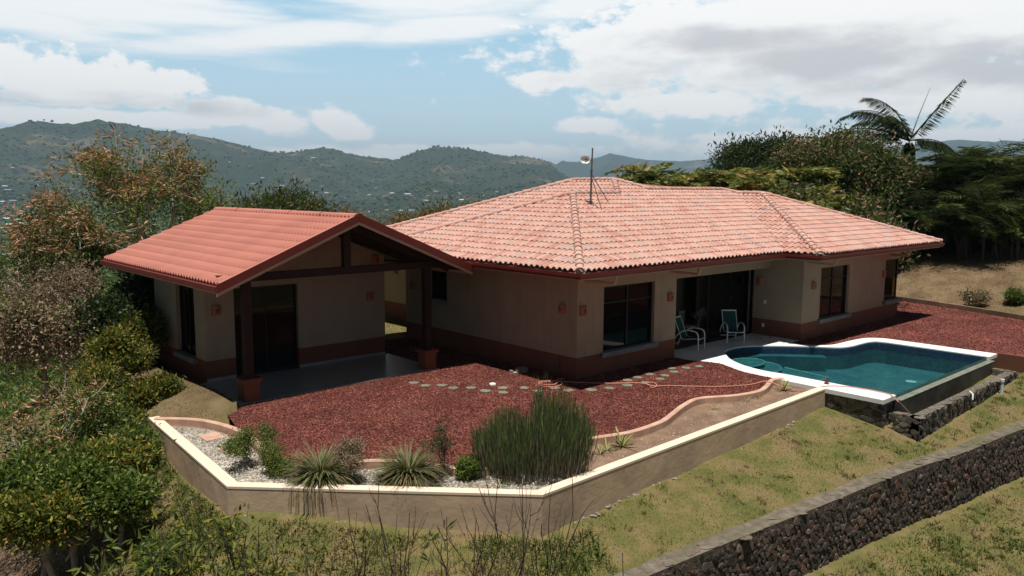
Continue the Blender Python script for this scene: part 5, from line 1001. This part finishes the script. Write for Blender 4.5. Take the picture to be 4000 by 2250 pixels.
# ================================================================== vegetation
def gz(p): return float(hgt(A([p[0]]), A([p[1]]))[0])
def gnd(px, py, dist):
    p = at(px, py, dist); z = gz(p); return (float(p[0]), float(p[1]), z)
def podtop(frac, n, mat=1, ln=.24, w=.055, zq=.5, wind=(-.8, .3, -.1), greens=0):
    def ex(lb, T, tb):
        q = np.quantile(T[:, 2], zq); S = T[(T[:, 2] > q) & (rng.random(len(T)) < frac)]
        if len(S): cluster(lb, S+A([0, 0, .1]), n, .32, ln, w, mat, 0, 1, .5, .1, wind, .2)
        if greens: cluster(lb, T[rng.random(len(T)) < .5], greens, .45, .16, .07, 2, 0, 1, .7)
    return ex
def ztop(py, dist): return CP[2]+(741-py)/FPX*dist*1.008
def T_(name, px, dist, ytop, spread, label, **k):
    b = gnd(px, 800, dist); h = ztop(ytop, dist)-b[2]; k.setdefault('group', None); sp = spread
    return tree(name, b, h, sp, label, 'tree', **k)
# --- left side
T_('coral_tree', 530, 35, 575, .34, 'tall spreading tree with rust brown seed pods on top behind the guest house', leaf='green', bark='palebark', per=8, lf=(.17, .075), crad=.5, depth=4, nb=3, r0=.16, rl=(.15, 1), extra=podtop(.95, 18, zq=.4), ang=.6, lift=.04)
T_('coral_tree', 240, 31, 770, .32, 'rust brown podded tree leaning out over the valley at the left edge', leaf='green', bark='palebark', per=9, lf=(.15, .06), crad=.45, depth=4, nb=3, r0=.13, rl=(0, .6), extra=podtop(.9, 16, zq=.35), ang=.65, lift=.02)
T_('coral_tree', 830, 37, 730, .2, 'greener tree with pale branches just left of the red roof ridge', leaf='green', bark='palebark', per=20, lf=(.18, .08), crad=.55, depth=3, nb=3, r0=.12, rl=(.1, 1), extra=podtop(.4, 10, zq=.5), ang=.6)
T_('bare_tree', 220, 28.5, 985, .33, 'grey tangled bare tree left of the guest house', leaf='dry', bark='palebark', per=3, lf=(.12, .05), crad=.5, depth=5, nb=3, r0=.11, ang=.75, lift=0)
T_('bare_tree', 90, 25, 1100, .36, 'second tangled bare tree low at the left picture edge', leaf='dry', bark='bark', per=5, lf=(.13, .06), crad=.5, depth=4, nb=3, r0=.1, ang=.8, lift=0, extra=podtop(.25, 8, 2, .15, .07, .3))
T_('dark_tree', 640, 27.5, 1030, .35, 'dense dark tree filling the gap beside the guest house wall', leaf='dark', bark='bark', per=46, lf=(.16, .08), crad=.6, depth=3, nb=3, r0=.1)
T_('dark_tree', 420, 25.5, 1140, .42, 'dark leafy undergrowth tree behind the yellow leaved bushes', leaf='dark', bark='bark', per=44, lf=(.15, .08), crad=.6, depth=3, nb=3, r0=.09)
def shrub(name, px, py, dist, h, sp_, label, leaf, per=46, lf=(.10, .05), crad=.3, depth=3, rl=(0, 1), bark='bark', cat='shrub', group=None, extra=None, zoff=0, nb=3, wind=(0, 0, 0), loc=None, trunk=.12, r0=.035, ang=.7, lift=.1, cr=.3):
    b = loc or gnd(px, py, dist); return tree(name, (b[0], b[1], b[2]+zoff), h, sp_, label, cat, group, leaf, bark, per, lf, crad, depth, nb, trunk=trunk, r0=r0, rl=rl, extra=extra, wind=wind, ang=ang, lift=lift, cr=cr)
for k, (px, d, yt, s_, lb_) in enumerate([(500, 24.6, 1190, .36, 'tall yellow and green leaved bush against the guest house corner'), (400, 23.0, 1240, .4, 'yellow and green leaved bush next to the corner bush'), (600, 21.2, 1440, .26, 'low bush with a bright yellow shoot reaching toward the window'), (500, 20.9, 1460, .4, 'yellow green bush by the dry grass strip'), (330, 21.4, 1360, .42, 'yellowish bush amid brown podded branches'), (420, 19.6, 1550, .4, 'small yellow green bush above the wall end')]):
    b = gnd(px, 800, d); shrub('croton_bush', 0, 0, 0, ztop(yt, d)-b[2], s_, lb_, 'croton', 30, (.13, .055), .26, 3, loc=b, group='yellow leaved bushes left of the guest house', cr=.4)
for k, (px, d, yt, s_, lb_) in enumerate([(90, 17.8, 1380, .38, 'pale branched shrub with rust brown pods at the left edge'), (300, 18.6, 1440, .34, 'pale branched shrub with scattered brown pods near the bushes'), (170, 16.8, 1590, .3, 'low branching shrub with a few brown pods before the green shrubs')]):
    b = gnd(px, 800, d); shrub('pod_shrub', 0, 0, 0, ztop(yt, d)-b[2], s_, lb_, 'green', 7, (.12, .05), .3, 3, loc=b, bark='palebark', extra=podtop(.5, 13, 1, .16, .03, .55), r0=.05)
for k, (px, d, yt, s_, lb_) in enumerate([(50, 16.4, 1650, .28, 'leafy green shrub at the left edge below the pods'), (200, 16.0, 1680, .3, 'broad leafy green shrub in the middle of the slope'), (340, 16.4, 1660, .28, 'leafy green shrub right of the broad one'), (450, 18.0, 1620, .24, 'leafy green shrub touching the low wall end'), (390, 15.4, 1790, .2, 'lower green shrub overhanging the shaded gully'), (60, 15.2, 1790, .2, 'small green shrub beside the grey road')]):
    b = gnd(px, 800, d); shrub('green_shrub', 0, 0, 0, ztop(yt, d)-b[2], s_, lb_, ('green', 'green', 'croton')[k % 3], 22, (.12, .06), .34, 3, loc=b, rl=(.15, 1), group='green shrubs on the left slope', trunk=.7, ang=.95)
for k, (px, d, yt, s_, lb_) in enumerate([(130, 12.8, 1990, .5, 'sparse sprawling plant on the brown slope'), (250, 12.4, 1960, .45, 'sparse plant beside the gully shadow'), (110, 12.0, 2130, .5, 'sparse low plant near the bottom left corner'), (560, 13.3, 1960, .4, 'small weedy plant by the dark gully')]):
    b = gnd(px, 800, d); shrub('slope_plant', 0, 0, 0, .75, s_, lb_, 'green', 26, (.09, .045), .2, 2, loc=(b[0], b[1], b[2]), rl=(0, .8), group='sparse plants on the brown slope', r0=.015)
# foreground saplings
def sapling(px, dist, ytop, lean, label, leafy=0, n=5, leaf='croton', zb=None):
    t = at(px, ytop, dist); zt = ztop(ytop, dist); b = (float(t[0]-R0[0]*lean), float(t[1]-R0[1]*lean)); z = gz(b); o = thing('sapling', (b[0], b[1], z), label, 'sapling', 'thin saplings in the foreground'); mb = MB(); tips = []
    H = zt-z; tp = A([t[0], t[1], zt]); b3 = A([b[0], b[1], z-.2]); 
    pts = [b3*(1-q)+tp*q+rng.normal(size=3)*.022*H*q*(1-q)*3 for q in np.linspace(0, 1, 10)]; mb.tube(pts, np.linspace(.020, .0045, 10), 5, 0, .5)
    for k in range(n):
        q = rng.uniform(.38, .85); p = b3*(1-q)+tp*q; a = rng.uniform(0, 6.28); d = unit(A([math.cos(a)*.42, math.sin(a)*.42, 1])); L_ = H*(1-q)*rng.uniform(.7, 1.05); pp = [p]; 
        for i in range(6): d = unit(d+rng.normal(size=3)*.09+A([0, 0, .06])); pp.append(pp[-1]+d*L_/6)
        mb.tube(pp, np.linspace(.011, .0035, 7), 4, 0, .5); tips.extend(pp[2:])
        for _ in range(2):
            i = rng.integers(2, 6); d2 = unit(d+rng.normal(size=3)*.4); mb.tube([pp[i], pp[i]+d2*L_*.15, pp[i]+unit(d2+A([0, 0, .3]))*L_*.32], [.006, .004, .003], 3, 0, .5); tips.append(pp[i]+d2*L_*.3)
    tips.append(tp); mb.build('stem', [M['darkbark']], o)
    if leafy: lb = MB(); cluster(lb, A(tips), leafy, .13, .15, .04, 0, .1, .85, .9, -.15, (0, 0, 0), .3); lb.build('leaves', [L[leaf]], o)
for px, d, yt, ln_, lf_, nb_, lb_ in [(1360, 9.6, 1990, -.35, 0, 5, 'bare sapling leaning left across the low wall'), (1480, 9.8, 1900, -.25, 0, 6, 'tall bare forked sapling in front of the wall'), (1600, 9.6, 2030, .1, 0, 4, 'slender bare sapling with two dead leaves'), (1745, 9.9, 2050, .05, 1, 4, 'bare sapling with sparse twigs before the wall'), (1860, 9.5, 2060, .15, 0, 5, 'dark bare sapling rising from the bottom edge'), (1945, 9.7, 1900, .05, 0, 6, 'tall bare sapling crossing the wall corner'), (2040, 9.6, 1930, .1, 0, 6, 'bare sapling just left of the wall bend'), (2150, 9.8, 1960, .1, 0, 5, 'reddish bare sapling right of the wall bend'), (2235, 9.5, 1890, .3, 0, 3, 'tallest curved bare sapling over the lawn'), (2430, 8.6, 2190, .0, 0, 3, 'short twig sapling at the bottom of the lawn'),
    (690, 10.0, 1890, -.3, 5, 6, 'leafy yellow brown sapling before the angled wall'), (780, 10.2, 1930, -.35, 5, 6, 'second leafy sapling leaning against the first'), (620, 9.7, 2010, -.2, 4, 5, 'lower leafy sapling left of the angled wall'), (900, 9.8, 1990, -.2, 3, 5, 'thin sapling with reddish twigs under the wall corner'), (1080, 9.5, 2080, .0, 4, 5, 'small sparse sapling below the wall'), (320, 9.4, 2040, -.1, 5, 4, 'yellow leaved sapling over the gully shadow'), (400, 9.3, 2030, .1, 5, 4, 'yellow leaved sapling at the gully edge'), (420, 8.8, 2150, 0, 5, 4, 'low leafy sapling at the bottom edge'), (1200, 9.3, 2120, .1, 2, 5, 'short dark sapling in the weeds'), (1010, 9.6, 2030, .1, 1, 5, 'thin twiggy sapling beside the leafy ones')]:
    sapling(px, d, yt, ln_, lb_, lf_, nb_)
# --- behind the houses
T_('mango_tree', 1120, 38, 755, .30, 'dense dark green mango tree behind the red roof ridge', leaf='mango', bark='bark', per=60, lf=(.30, .09), crad=.8, depth=3, nb=3, rl=(0, .8))
T_('mango_tree', 1000, 40, 795, .2, 'smaller mango tree left of the dense one', leaf='mango', bark='bark', per=50, lf=(.28, .08), crad=.7, depth=3, nb=3, rl=(.1, .95))
T_('dry_tree', 1360, 40, 830, .18, 'dry brown leaved tree just right of the red roof ridge', leaf='mango', bark='palebark', per=26, lf=(.28, .08), crad=.6, depth=3, nb=3, rl=(.62, 1))
T_('dry_tree', 1470, 44, 880, .14, 'small dry brown tree above the gable peak', leaf='mango', bark='palebark', per=24, lf=(.28, .08), crad=.6, depth=3, nb=3, rl=(.6, 1))
T_('mango_tree', 1720, 50, 815, .2, 'browned mango tree behind the left tiled slope', leaf='mango', bark='bark', per=44, lf=(.32, .10), crad=.8, depth=3, nb=3, rl=(.35, 1))
T_('mango_tree', 1590, 50, 850, .15, 'lower brown flowering mango tree at the roof edge', leaf='mango', bark='bark', per=44, lf=(.32, .10), crad=.8, depth=3, nb=3, rl=(.45, 1))
T_('feathery_tree', 1850, 54, 795, .18, 'bright green feathery tree showing over the tiled ridge', leaf='croton', bark='bark', per=22, lf=(.30, .09), crad=.8, depth=3, nb=3, rl=(.15, .6))
T_('feathery_tree', 1980, 54, 768, .1, 'bright green sprig of tree next to the feathery one', leaf='croton', bark='bark', per=18, lf=(.30, .09), crad=.7, depth=3, nb=2, rl=(.15, .6))
T_('flowering_tree', 2390, 42, 690, .12, 'pink flowered treetop peeping over the highest ridge', leaf='bract', bark='bark', per=20, lf=(.2, .09), crad=.5, depth=3, nb=2, rl=(.2, 1))
W_ = (-.35, -.1, 0)
for px, d, h, n, lb_ in [(2560, 43, 5.3, 11, 'yellow green broad palm clump at the left end behind the ridge'), (2690, 44, 5.7, 11, 'yellow green broad palm clump second from the left behind the ridge'), (2820, 43, 5.5, 11, 'broad palm clump in the middle behind the ridge'), (2940, 44, 5.6, 11, 'broad palm clump before the dark tree'), (3080, 41, 4.6, 9, 'yellowish palm clump nearest the right wing roof')]:
    b = gnd(px, 800, d); palm_clump('broad_palm', b, n, h, 2.3, lb_, 'palm', 'broad yellow green palms behind the ridge', 'heli', 9, 1.9, .66, .15, (.1, .98), .22, 1.9, 20, W_)
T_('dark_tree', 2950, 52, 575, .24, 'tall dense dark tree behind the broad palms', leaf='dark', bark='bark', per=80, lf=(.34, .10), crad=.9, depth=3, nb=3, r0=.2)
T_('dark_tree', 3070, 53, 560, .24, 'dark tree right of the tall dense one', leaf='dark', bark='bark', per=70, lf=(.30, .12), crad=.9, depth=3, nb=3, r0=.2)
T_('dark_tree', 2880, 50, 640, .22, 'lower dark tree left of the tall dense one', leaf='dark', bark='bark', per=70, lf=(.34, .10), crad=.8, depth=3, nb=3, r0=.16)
for px, d, yt, s_, lb_ in [(3120, 48, 560, .26, 'bushy tree with pinkish brown bracts beside the dark trees'), (3230, 47, 530, .3, 'tallest bushy tree with pinkish brown bracts'), (3350, 46, 580, .3, 'bushy bract tree in front of the tall palm'), (3450, 49, 620, .28, 'tall green bush left of the palm trunk'), (3300, 40, 760, .4, 'lower green and brown bush over the right wing ridge'), (3150, 41, 740, .4, 'green and brown bush above the hip of the right wing'), (3430, 46, 860, .4, 'dark green bush above the end of the right wing')]:
    T_('bract_tree', px, d, yt, s_, lb_, leaf='bract', bark='bark', per=52, lf=(.24, .12), crad=.75, depth=3, nb=3, rl=(0, .97), group='bushy bract trees right of the house', cr=.45, trunk=.15, r0=.12)
for px, d, yt, s_, lb_ in [(3420, 49, 790, .45, 'dark filler tree added as shade under the palms at the roof end'), (3560, 50, 820, .45, 'dark filler tree added as shade in the middle under the palms'), (3700, 50.5, 850, .45, 'dark filler tree added as shade right of the middle under the palms'), (3840, 51, 860, .4, 'dark filler tree added as shade at the right under the palms'), (3940, 52, 830, .4, 'dark filler tree added as shade at the picture edge under the palms'), (3480, 53, 700, .4, 'dark filler tree added as shade behind the left palm clump'), (3640, 54, 690, .4, 'dark filler tree added as shade behind the palm grove centre'), (3790, 54, 690, .4, 'dark filler tree added as shade behind the tallest palm clump')]:
    T_('shade_filler_tree', px, d, yt, s_, lb_, leaf='dark', bark='darkbark', per=60, lf=(.3, .12), crad=.8, depth=3, nb=3, rl=(0, .7), trunk=.1, group='dark filler trees added as shade under the palms')  # filler trees added to make the dark shade mass under the palms
for px, d, h, lb_ in [(3470, 51, 3.2, 'dark palm clump at the left of the palm grove'), (3590, 51, 3.5, 'dark palm clump below the tall palm'), (3700, 52, 4.1, 'dark palm clump in the grove centre'), (3800, 51, 4.4, 'tallest dark palm clump of the grove'), (3900, 52, 4.2, 'dark palm clump right of the tallest'), (3980, 52, 3.5, 'dark palm clump at the right picture edge'), (3650, 49, 2.4, 'front palm clump drooping over the dry slope'), (3840, 49, 2.4, 'front right palm clump over the dry slope')]:
    b = gnd(px, 800, d); palm_clump('grove_palm', b, 9, h, 2.8, lb_, 'palm', 'dark palms of the grove', 'palm', 11, 1.7, .95, .055, (.0, 1), .6, 1.7, 34, W_, (.55, 1.45))
b = gnd(3975, 900, 49); palm_clump('bamboo_palm', b, 14, 1.9, 1.3, 'small bright green cane plant at the right edge of the slope', 'palm', None, 'green', 6, 1.6, .42, .07, (.2, .95), .6, 1.6, 12)
# tall palm
b = gnd(3540, 700, 56); o = thing('tall_palm', b, 'tall wind blown palm standing above the grove', 'palm'); tb = MB(); lb = MB(); zc = ztop(575, 56)
tb.tube([(b[0], b[1], b[2]-.4), (b[0], b[1], b[2]+3), (b[0]+.05, b[1], zc-1.5), (b[0]+.05, b[1], zc)], [.24, .2, .22, .16], 10); sk_ = MB()
tp = A([b[0]+.05, b[1], zc]); azL = math.atan2(-R0[1], -R0[0]); azR = azL+math.pi
for az, el, ln_, dr_ in [(azL, .95, 5.0, 1.35), (azL+.2, 1.28, 4.6, 1.3), (azL-.15, .5, 5.3, .95), (azL+.15, .32, 4.8, .85), (azR+.05, .88, 5.0, .12), (azR, .22, 3.4, 1.0), (azL+.7, .9, 4.0, 1.2), (azL-.5, 1.15, 4.2, 1.3), (azL+.35, .7, 4.8, 1.1), (azR-.5, .1, 3.0, .9)]:
    frond(lb, lb, tp+A([0, 0, .15]), az, el, ln_, dr_, 100, 1.05, .06, rr=(0, .6), up=.1, hang=.95, wind=tuple(-R0[i]*.10 if i < 2 else 0 for i in range(2))+(0,))
tb.tube([tp, tp+A([R0[0]*.5, R0[1]*.5, 1.7]), tp+A([R0[0]*1.1, R0[1]*1.1, 3.4])], [.05, .03, .01], 5)
n = 420; a_ = rng.uniform(0, 6.28, n); c = tp+np.stack([np.cos(a_)*.16, np.sin(a_)*.16, -rng.uniform(-.1, 1.3, n)], -1); d = unit(np.stack([np.cos(a_)*.5, np.sin(a_)*.5, -np.ones(n)], -1)); leaves(lb, c, d, .6, .09, rng.uniform(0, .3, n), 0)
tb.build('trunk', M['bark'], o); lb.build('crown', L['palm'], o)
# --- planting bed
def bedplant(name, loc, label, cat='shrub'): return thing(name, loc, label, cat)
o = bedplant('broom_bush', (-5.75, -4.28, -.1), 'large wiry dark green broom bush spilling over the wall bend'); sb = MB(); lb = MB(); tips = []
for k in range(420):
    a = rng.uniform(0, 6.28); q = math.sqrt(rng.random()); dx, dy = q*math.cos(a)*1.0, q*math.sin(a)*.6; d2 = R0*dx+F0*dy; bx_ = A([-5.75, -4.28])+d2*.98
    hh = (1.52-.62*q**1.6)*rng.uniform(.72, 1.04)*(1.04 if d2@R0 > .05 else .78)*(1+.16*math.sin(a*5+q*4)+.1*math.sin(a*11)); tpp = A([*(A([-5.75, -4.28])+d2*1.12), -.1+hh])
    p0 = A([*bx_, -.1]); pts = [p0, p0*.6+tpp*.4+rng.normal(size=3)*.03, tpp]; sb.tube(pts, [.008, .006, .002], 3, 0, .5, False)
    t = rng.uniform(.05, 1, 34)[:, None]; c = p0*(1-t)+tpp*t+rng.normal(size=(34, 3))*.05; d = unit(unit(tpp-p0)*1.0+A([0, 0, .5])+rng.normal(size=(34, 3))*.14)
    leaves(lb, c, d, rng.uniform(.14, .34, 34), .014, np.clip(t[:, 0]*.55+rng.uniform(-.15, .5, 34), 0, 1), 0, .1)
sb.build('stems', M['bark'], o); lb.build('foliage', L['needle'], o)
def fountain(loc, label, n=1300, R_=.55, H=.66):
    o = thing('fountain_grass', loc, label, 'grass'); lb = MB(); a = rng.uniform(0, 6.28, n); e_ = rng.beta(1.6, 1.6, n)*1.2+.3; ln_ = rng.uniform(.55, 1.05, n)*H*1.25
    h = np.stack([np.cos(a), np.sin(a), np.zeros(n)], -1); p = A(loc)+h*rng.uniform(0, .14, n)[:, None]; r = np.clip(rng.random(n)*.75+(e_>.8)*.25, 0, 1); r = np.where(rng.random(n) < .22, rng.uniform(0, .35, n), r); V_ = []
    s_ = np.stack([-np.sin(a), np.cos(a), np.zeros(n)], -1); w0 = .008; cur = p.copy(); el = e_.copy(); rows = []
    for i in range(6):
        w = w0*(1-i/6.)+.002; rows.append(cur-s_*w); rows.append(cur+s_*w); d = h*np.cos(el)[:, None]+A([0, 0, 1])*np.sin(el)[:, None]; cur = cur+d*ln_[:, None]/5; el = el-.42*(1.2-e_/2)
    v = np.stack(rows, 1).reshape(-1, 3); k = np.arange(n)[:, None, None]*12; f = (k+A([[i*2, i*2+1, i*2+3, i*2+2] for i in range(5)])[None]).reshape(-1, 4); lb.add(v, f, 0, np.repeat(r, 12)); lb.build('blades', L['fountain'], o)
    return o
fountain((-8.85, -2.0, -.1), 'fountain grass clump nearer the left end of the pebble bed'); fountain((-7.62, -2.98, -.1), 'fountain grass clump nearer the big broom bush', 1200)
shrub('bed_shrub', 0, 0, 0, .80, .75, 'dark small leaved shrub in white pebbles at the left of the bed', 'green', 5, (.04, .024), .10, 4, loc=(-9.45, -.45, -.1), rl=(.2, 1), r0=.02, bark='darkbark')
shrub('bed_shrub', 0, 0, 0, .35, .7, 'smaller dark shrub trailing beside the left one', 'green', 8, (.04, .024), .10, 3, loc=(-9.25, -1.2, -.1), rl=(.2, 1), r0=.016, bark='darkbark')
shrub('dry_shrub', 0, 0, 0, .8, .32, 'dry twiggy brown shrub right beside the left grass clump', 'dry', 3, (.05, .018), .1, 4, loc=(-8.42, -2.30, -.1), r0=.016)
shrub('thin_shrub', 0, 0, 0, 1.1, .28, 'thin open shrub with red brown twigs left of the broom bush', 'dark', 2, (.05, .026), .12, 3, loc=(-7.02, -3.22, -.1), rl=(.3, 1), r0=.02, bark='darkbark')
shrub('thin_shrub', 0, 0, 0, .35, .35, 'low green tuft at the foot of the broom bush', 'green', 16, (.06, .03), .1, 3, loc=(-6.75, -3.62, -.1), rl=(.3, 1), r0=.012)
def spiky(loc, n, ln_, label):
    o = thing('spiky_plant', loc, label, 'plant', 'spiky rosette plants in the bed'); lb = MB()
    for k in range(n):
        a = k*2.4+rng.random()*.3; el = rng.uniform(.35, 1.35); h = A([math.cos(a), math.sin(a), 0]); s_ = A([-h[1], h[0], 0]); L_ = ln_*rng.uniform(.7, 1.1); cur = A(loc)+h*.01; v = []
        for i in range(5): w = .016*math.sin((i+.9)/5.4*math.pi)*(ln_/.35); v += [cur-s_*w, cur+A([0, 0, -.006]), cur+s_*w]; cur = cur+(h*math.cos(el)+A([0, 0, math.sin(el)]))*L_/4; el -= .12
        f = [(i*3+j, i*3+j+1, i*3+j+4, i*3+j+3) for i in range(4) for j in (0, 1)]; lb.add(v, f, 0, rng.uniform(.3, 1))
    lb.build('leaves', L['agave'], o)
for l_, n, s_, lb_ in [((-3.22, -4.3, -.11), 16, .42, 'largest spiky rosette by the curb right of the broom bush'), ((-3.62, -4.25, -.11), 11, .30, 'spiky rosette between the largest one and the broom bush'), ((-3.92, -4.32, -.11), 9, .24, 'small spiky rosette next to the broom bush'), ((3.62, -4.15, -.11), 18, .36, 'pale striped rosette in the far corner of the bed'), ((4.38, -4.72, -.11), 6, .2, 'tiny rosette near the figurine'), ((.62, -3.98, -.11), 6, .24, 'small upright spiky plant by the curb bulge'), ((1.9, -4.1, -.11), 7, .2, 'small spiky plant under the last curb curve'), ((2.3, -4.15, -.11), 6, .17, 'tiny spiky plant right of the last curve'), ((-6.62, -4.35, -.10), 6, .26, 'yellowish rosette at the left foot of the broom bush'), ((-7.05, -4.25, -.10), 6, .16, 'tiny bright rosette in pebbles near the wall top')]: spiky(l_, n, s_, lb_)
cl = MB(); c = []; 
b = gnd(3830, 900, 40.5); shrub('hill_weed', 0, 0, 0, .7, .7, 'dry twiggy weed on the hillside beyond the gravel', 'dry', 6, (.1, .05), .2, 3, loc=b, r0=.02, extra=podtop(.5, 5, 2, .1, .06, .4))
b = gnd(3990, 900, 41); shrub('hill_weed', 0, 0, 0, .6, .6, 'small green weed at the right edge beyond the gravel', 'green', 14, (.1, .05), .2, 3, loc=b, r0=.02)
# boulder at the bottom edge
bp_ = gnd(1960, 2230, 9.9); bo = MB(); blobset(bo, A([[bp_[0], bp_[1], bp_[2]+.05], [bp_[0]+.5, bp_[1]-.35, bp_[2]-.02]]), [.42, .3], IC2V, IC2F, A([.5, .6]), .09, .6); tag(bo.build('boulder', [M['rock']]), 'pale flat boulder at the bottom edge among the saplings', 'rock')
# ================================================================== valley houses
RM = [surf('white_tin_roof', (.62, .63, .62), (.72, .72, .7), .2, .5, 3, 0), surf('grey_tin_roof', (.26, .29, .31), (.34, .36, .38), .2, .5, 3, 0), surf('red_tin_roof', (.42, .09, .075), (.5, .13, .11), .2, .5, 3, 0), surf('salmon_tile_roof', (.5, .22, .16), (.58, .28, .2), .2, .7, 3, 0)]
WM = surf('valley_house_wall', (.42, .37, .3), (.5, .45, .38), .3, .9, 3, 0)
def gable(c, w, d, h, rh, rz, mb=None, ov=.5):
    def W(x, y, z): q = rot2((x, y), rz); return (c[0]+q[0], c[1]+q[1], c[2]+z)
    wl, rf_ = (MB(), MB()); x, y = w/2, d/2
    wl.add([W(-x, -y, -3), W(x, -y, -3), W(x, y, -3), W(-x, y, -3), W(-x, -y, h), W(x, -y, h), W(x, y, h), W(-x, y, h), W(-x, 0, h+rh*.93), W(x, 0, h+rh*.93)], [(0, 1, 5, 4), (2, 3, 7, 6)]); wl.f.append((A([(1, 2, 6, 9, 5), (3, 0, 4, 8, 7)]), 0, False))
    for s_ in (-1, 1):
        X, Yv = x+ov, (y+ov)*s_; zz = h-rh*ov/y; rf_.add([W(-X, 0, h+rh), W(X, 0, h+rh), W(X, Yv, zz), W(-X, Yv, zz), W(-X, 0, h+rh-.18), W(X, 0, h+rh-.18), W(X, Yv, zz-.18), W(-X, Yv, zz-.18)], [(0, 1, 2, 3), (4, 7, 6, 5), (3, 2, 6, 7), (0, 3, 7, 4), (1, 5, 6, 2)])
    return wl, rf_, W
def gray(px, py):
    d = ray(px, py); hd = math.hypot(d[0], d[1]); rs = np.exp(np.linspace(math.log(90), math.log(5200), 900)); X = CP[0]+d[0]/hd*rs; Y = CP[1]+d[1]/hd*rs; z = CP[2]+d[2]/hd*rs; g_ = hgt(X, Y); k = np.argmax(g_ > z)
    return (float(X[k]), float(Y[k]), float(g_[k])), float(rs[k])
CN = ['white', 'grey', 'red', 'salmon']
vill = [(12, 797, 0), (50, 792, 1), (95, 802, 0), (62, 817, 1), (22, 818, 2), (104, 820, 0), (8, 836, 2), (30, 862, 0), (76, 868, 1), (40, 888, 0), (98, 884, 0), (213, 621, 0), (233, 628, 1), (54, 665, 0), (66, 681, 1), (17, 737, 0), (30, 747, 1), (1029, 704, 0), (1141, 683, 2), (1229, 760, 0), (1217, 771, 1), (1275, 758, 0), (1347, 777, 0), (1345, 719, 0), (1440, 765, 0), (1503, 772, 2), (1527, 765, 0), (1590, 769, 0), (1612, 772, 2), (1668, 772, 3), (1660, 791, 0), (1569, 828, 0), (1606, 831, 1), (1514, 827, 3), (1446, 837, 0), (1470, 740, 1), (1804, 786, 0), (1798, 762, 0), (1222, 622, 0), (975, 655, 0), (990, 722, 1), (1100, 735, 0), (1160, 765, 3), (1390, 752, 1), (1740, 775, 0), (1880, 770, 0), (150, 760, 0), (180, 790, 1), (130, 840, 0), (1940, 760, 1), (1260, 735, 3), (1080, 772, 0), (1700, 760, 1), (900, 640, 0), (560, 655, 1), (700, 640, 0)]
for k, (px, py, ci_) in enumerate(vill):
    c, r = gray(px, py); s_ = (9+random.random()*6)*(1+r/5000); wl, rf_, W = gable((c[0], c[1], c[2]+1.5), s_, s_*.65, 3.0, 1.9, random.random()*3.1, ov=.6)
    for f in rf_.f: wl.f.append((f[0]+wl.n, 1, False))
    wl.v += rf_.v; wl.r += rf_.r; wl.n += rf_.n
    tag(wl.build('valley_house', [WM, RM[ci_]]), 'tiny far house with a %s roof down in the valley' % CN[ci_], 'house', '%s roofed houses far down in the valley' % CN[ci_])
def house_near(px, py, w, d, h, rh, rz, rm, label, dist=None):
    if dist: c = at(px, py, dist); c = (c[0], c[1], gz(c))
    else: c, _ = gray(px, py)
    o = thing('neighbour_house', c, label, 'house'); wl, rf_, W = gable(c, w, d, h, rh, rz); wl.build('wall', [WM], o); rf_.build('roof', [rm], o)
    for x in (-w*.3, w*.05, w*.32):
        wb = MB(); wb.add([W(x-.6, -d/2-.03, h*.35), W(x+.6, -d/2-.03, h*.35), W(x+.6, -d/2-.03, h*.75), W(x-.6, -d/2-.03, h*.75)], [(0, 1, 2, 3)]); wb.build('window', [M['glass']], o)
TR = surf('plain_red_tiles', (.5, .16, .11), (.6, .24, .17), 1.2, .8, 8, .8, .1)
house_near(90, 1000, 13, 9, 3.2, 2.4, -.1, RM[3], 'house with a pale red stained roof among trees at the left edge')
house_near(420, 1092, 13, 8, 3.0, 1.8, .6, RM[2], 'bright red roofed house glimpsed below the guest house eave')
house_near(4150, 690, 7, 7, ztop(725, 60)-gz(at(4150, 690, 60)), 1.6, -.9, TR, 'neighbouring house with red clay tiles behind the palm grove at the right edge', 60)
house_near(3075, 700, 6, 6, ztop(700, 64)-gz(at(3075, 690, 64)), .7, -.5, TR, 'neighbouring house whose red eave peeks between the bract trees', 64)
# grey road seen through the left shrubs
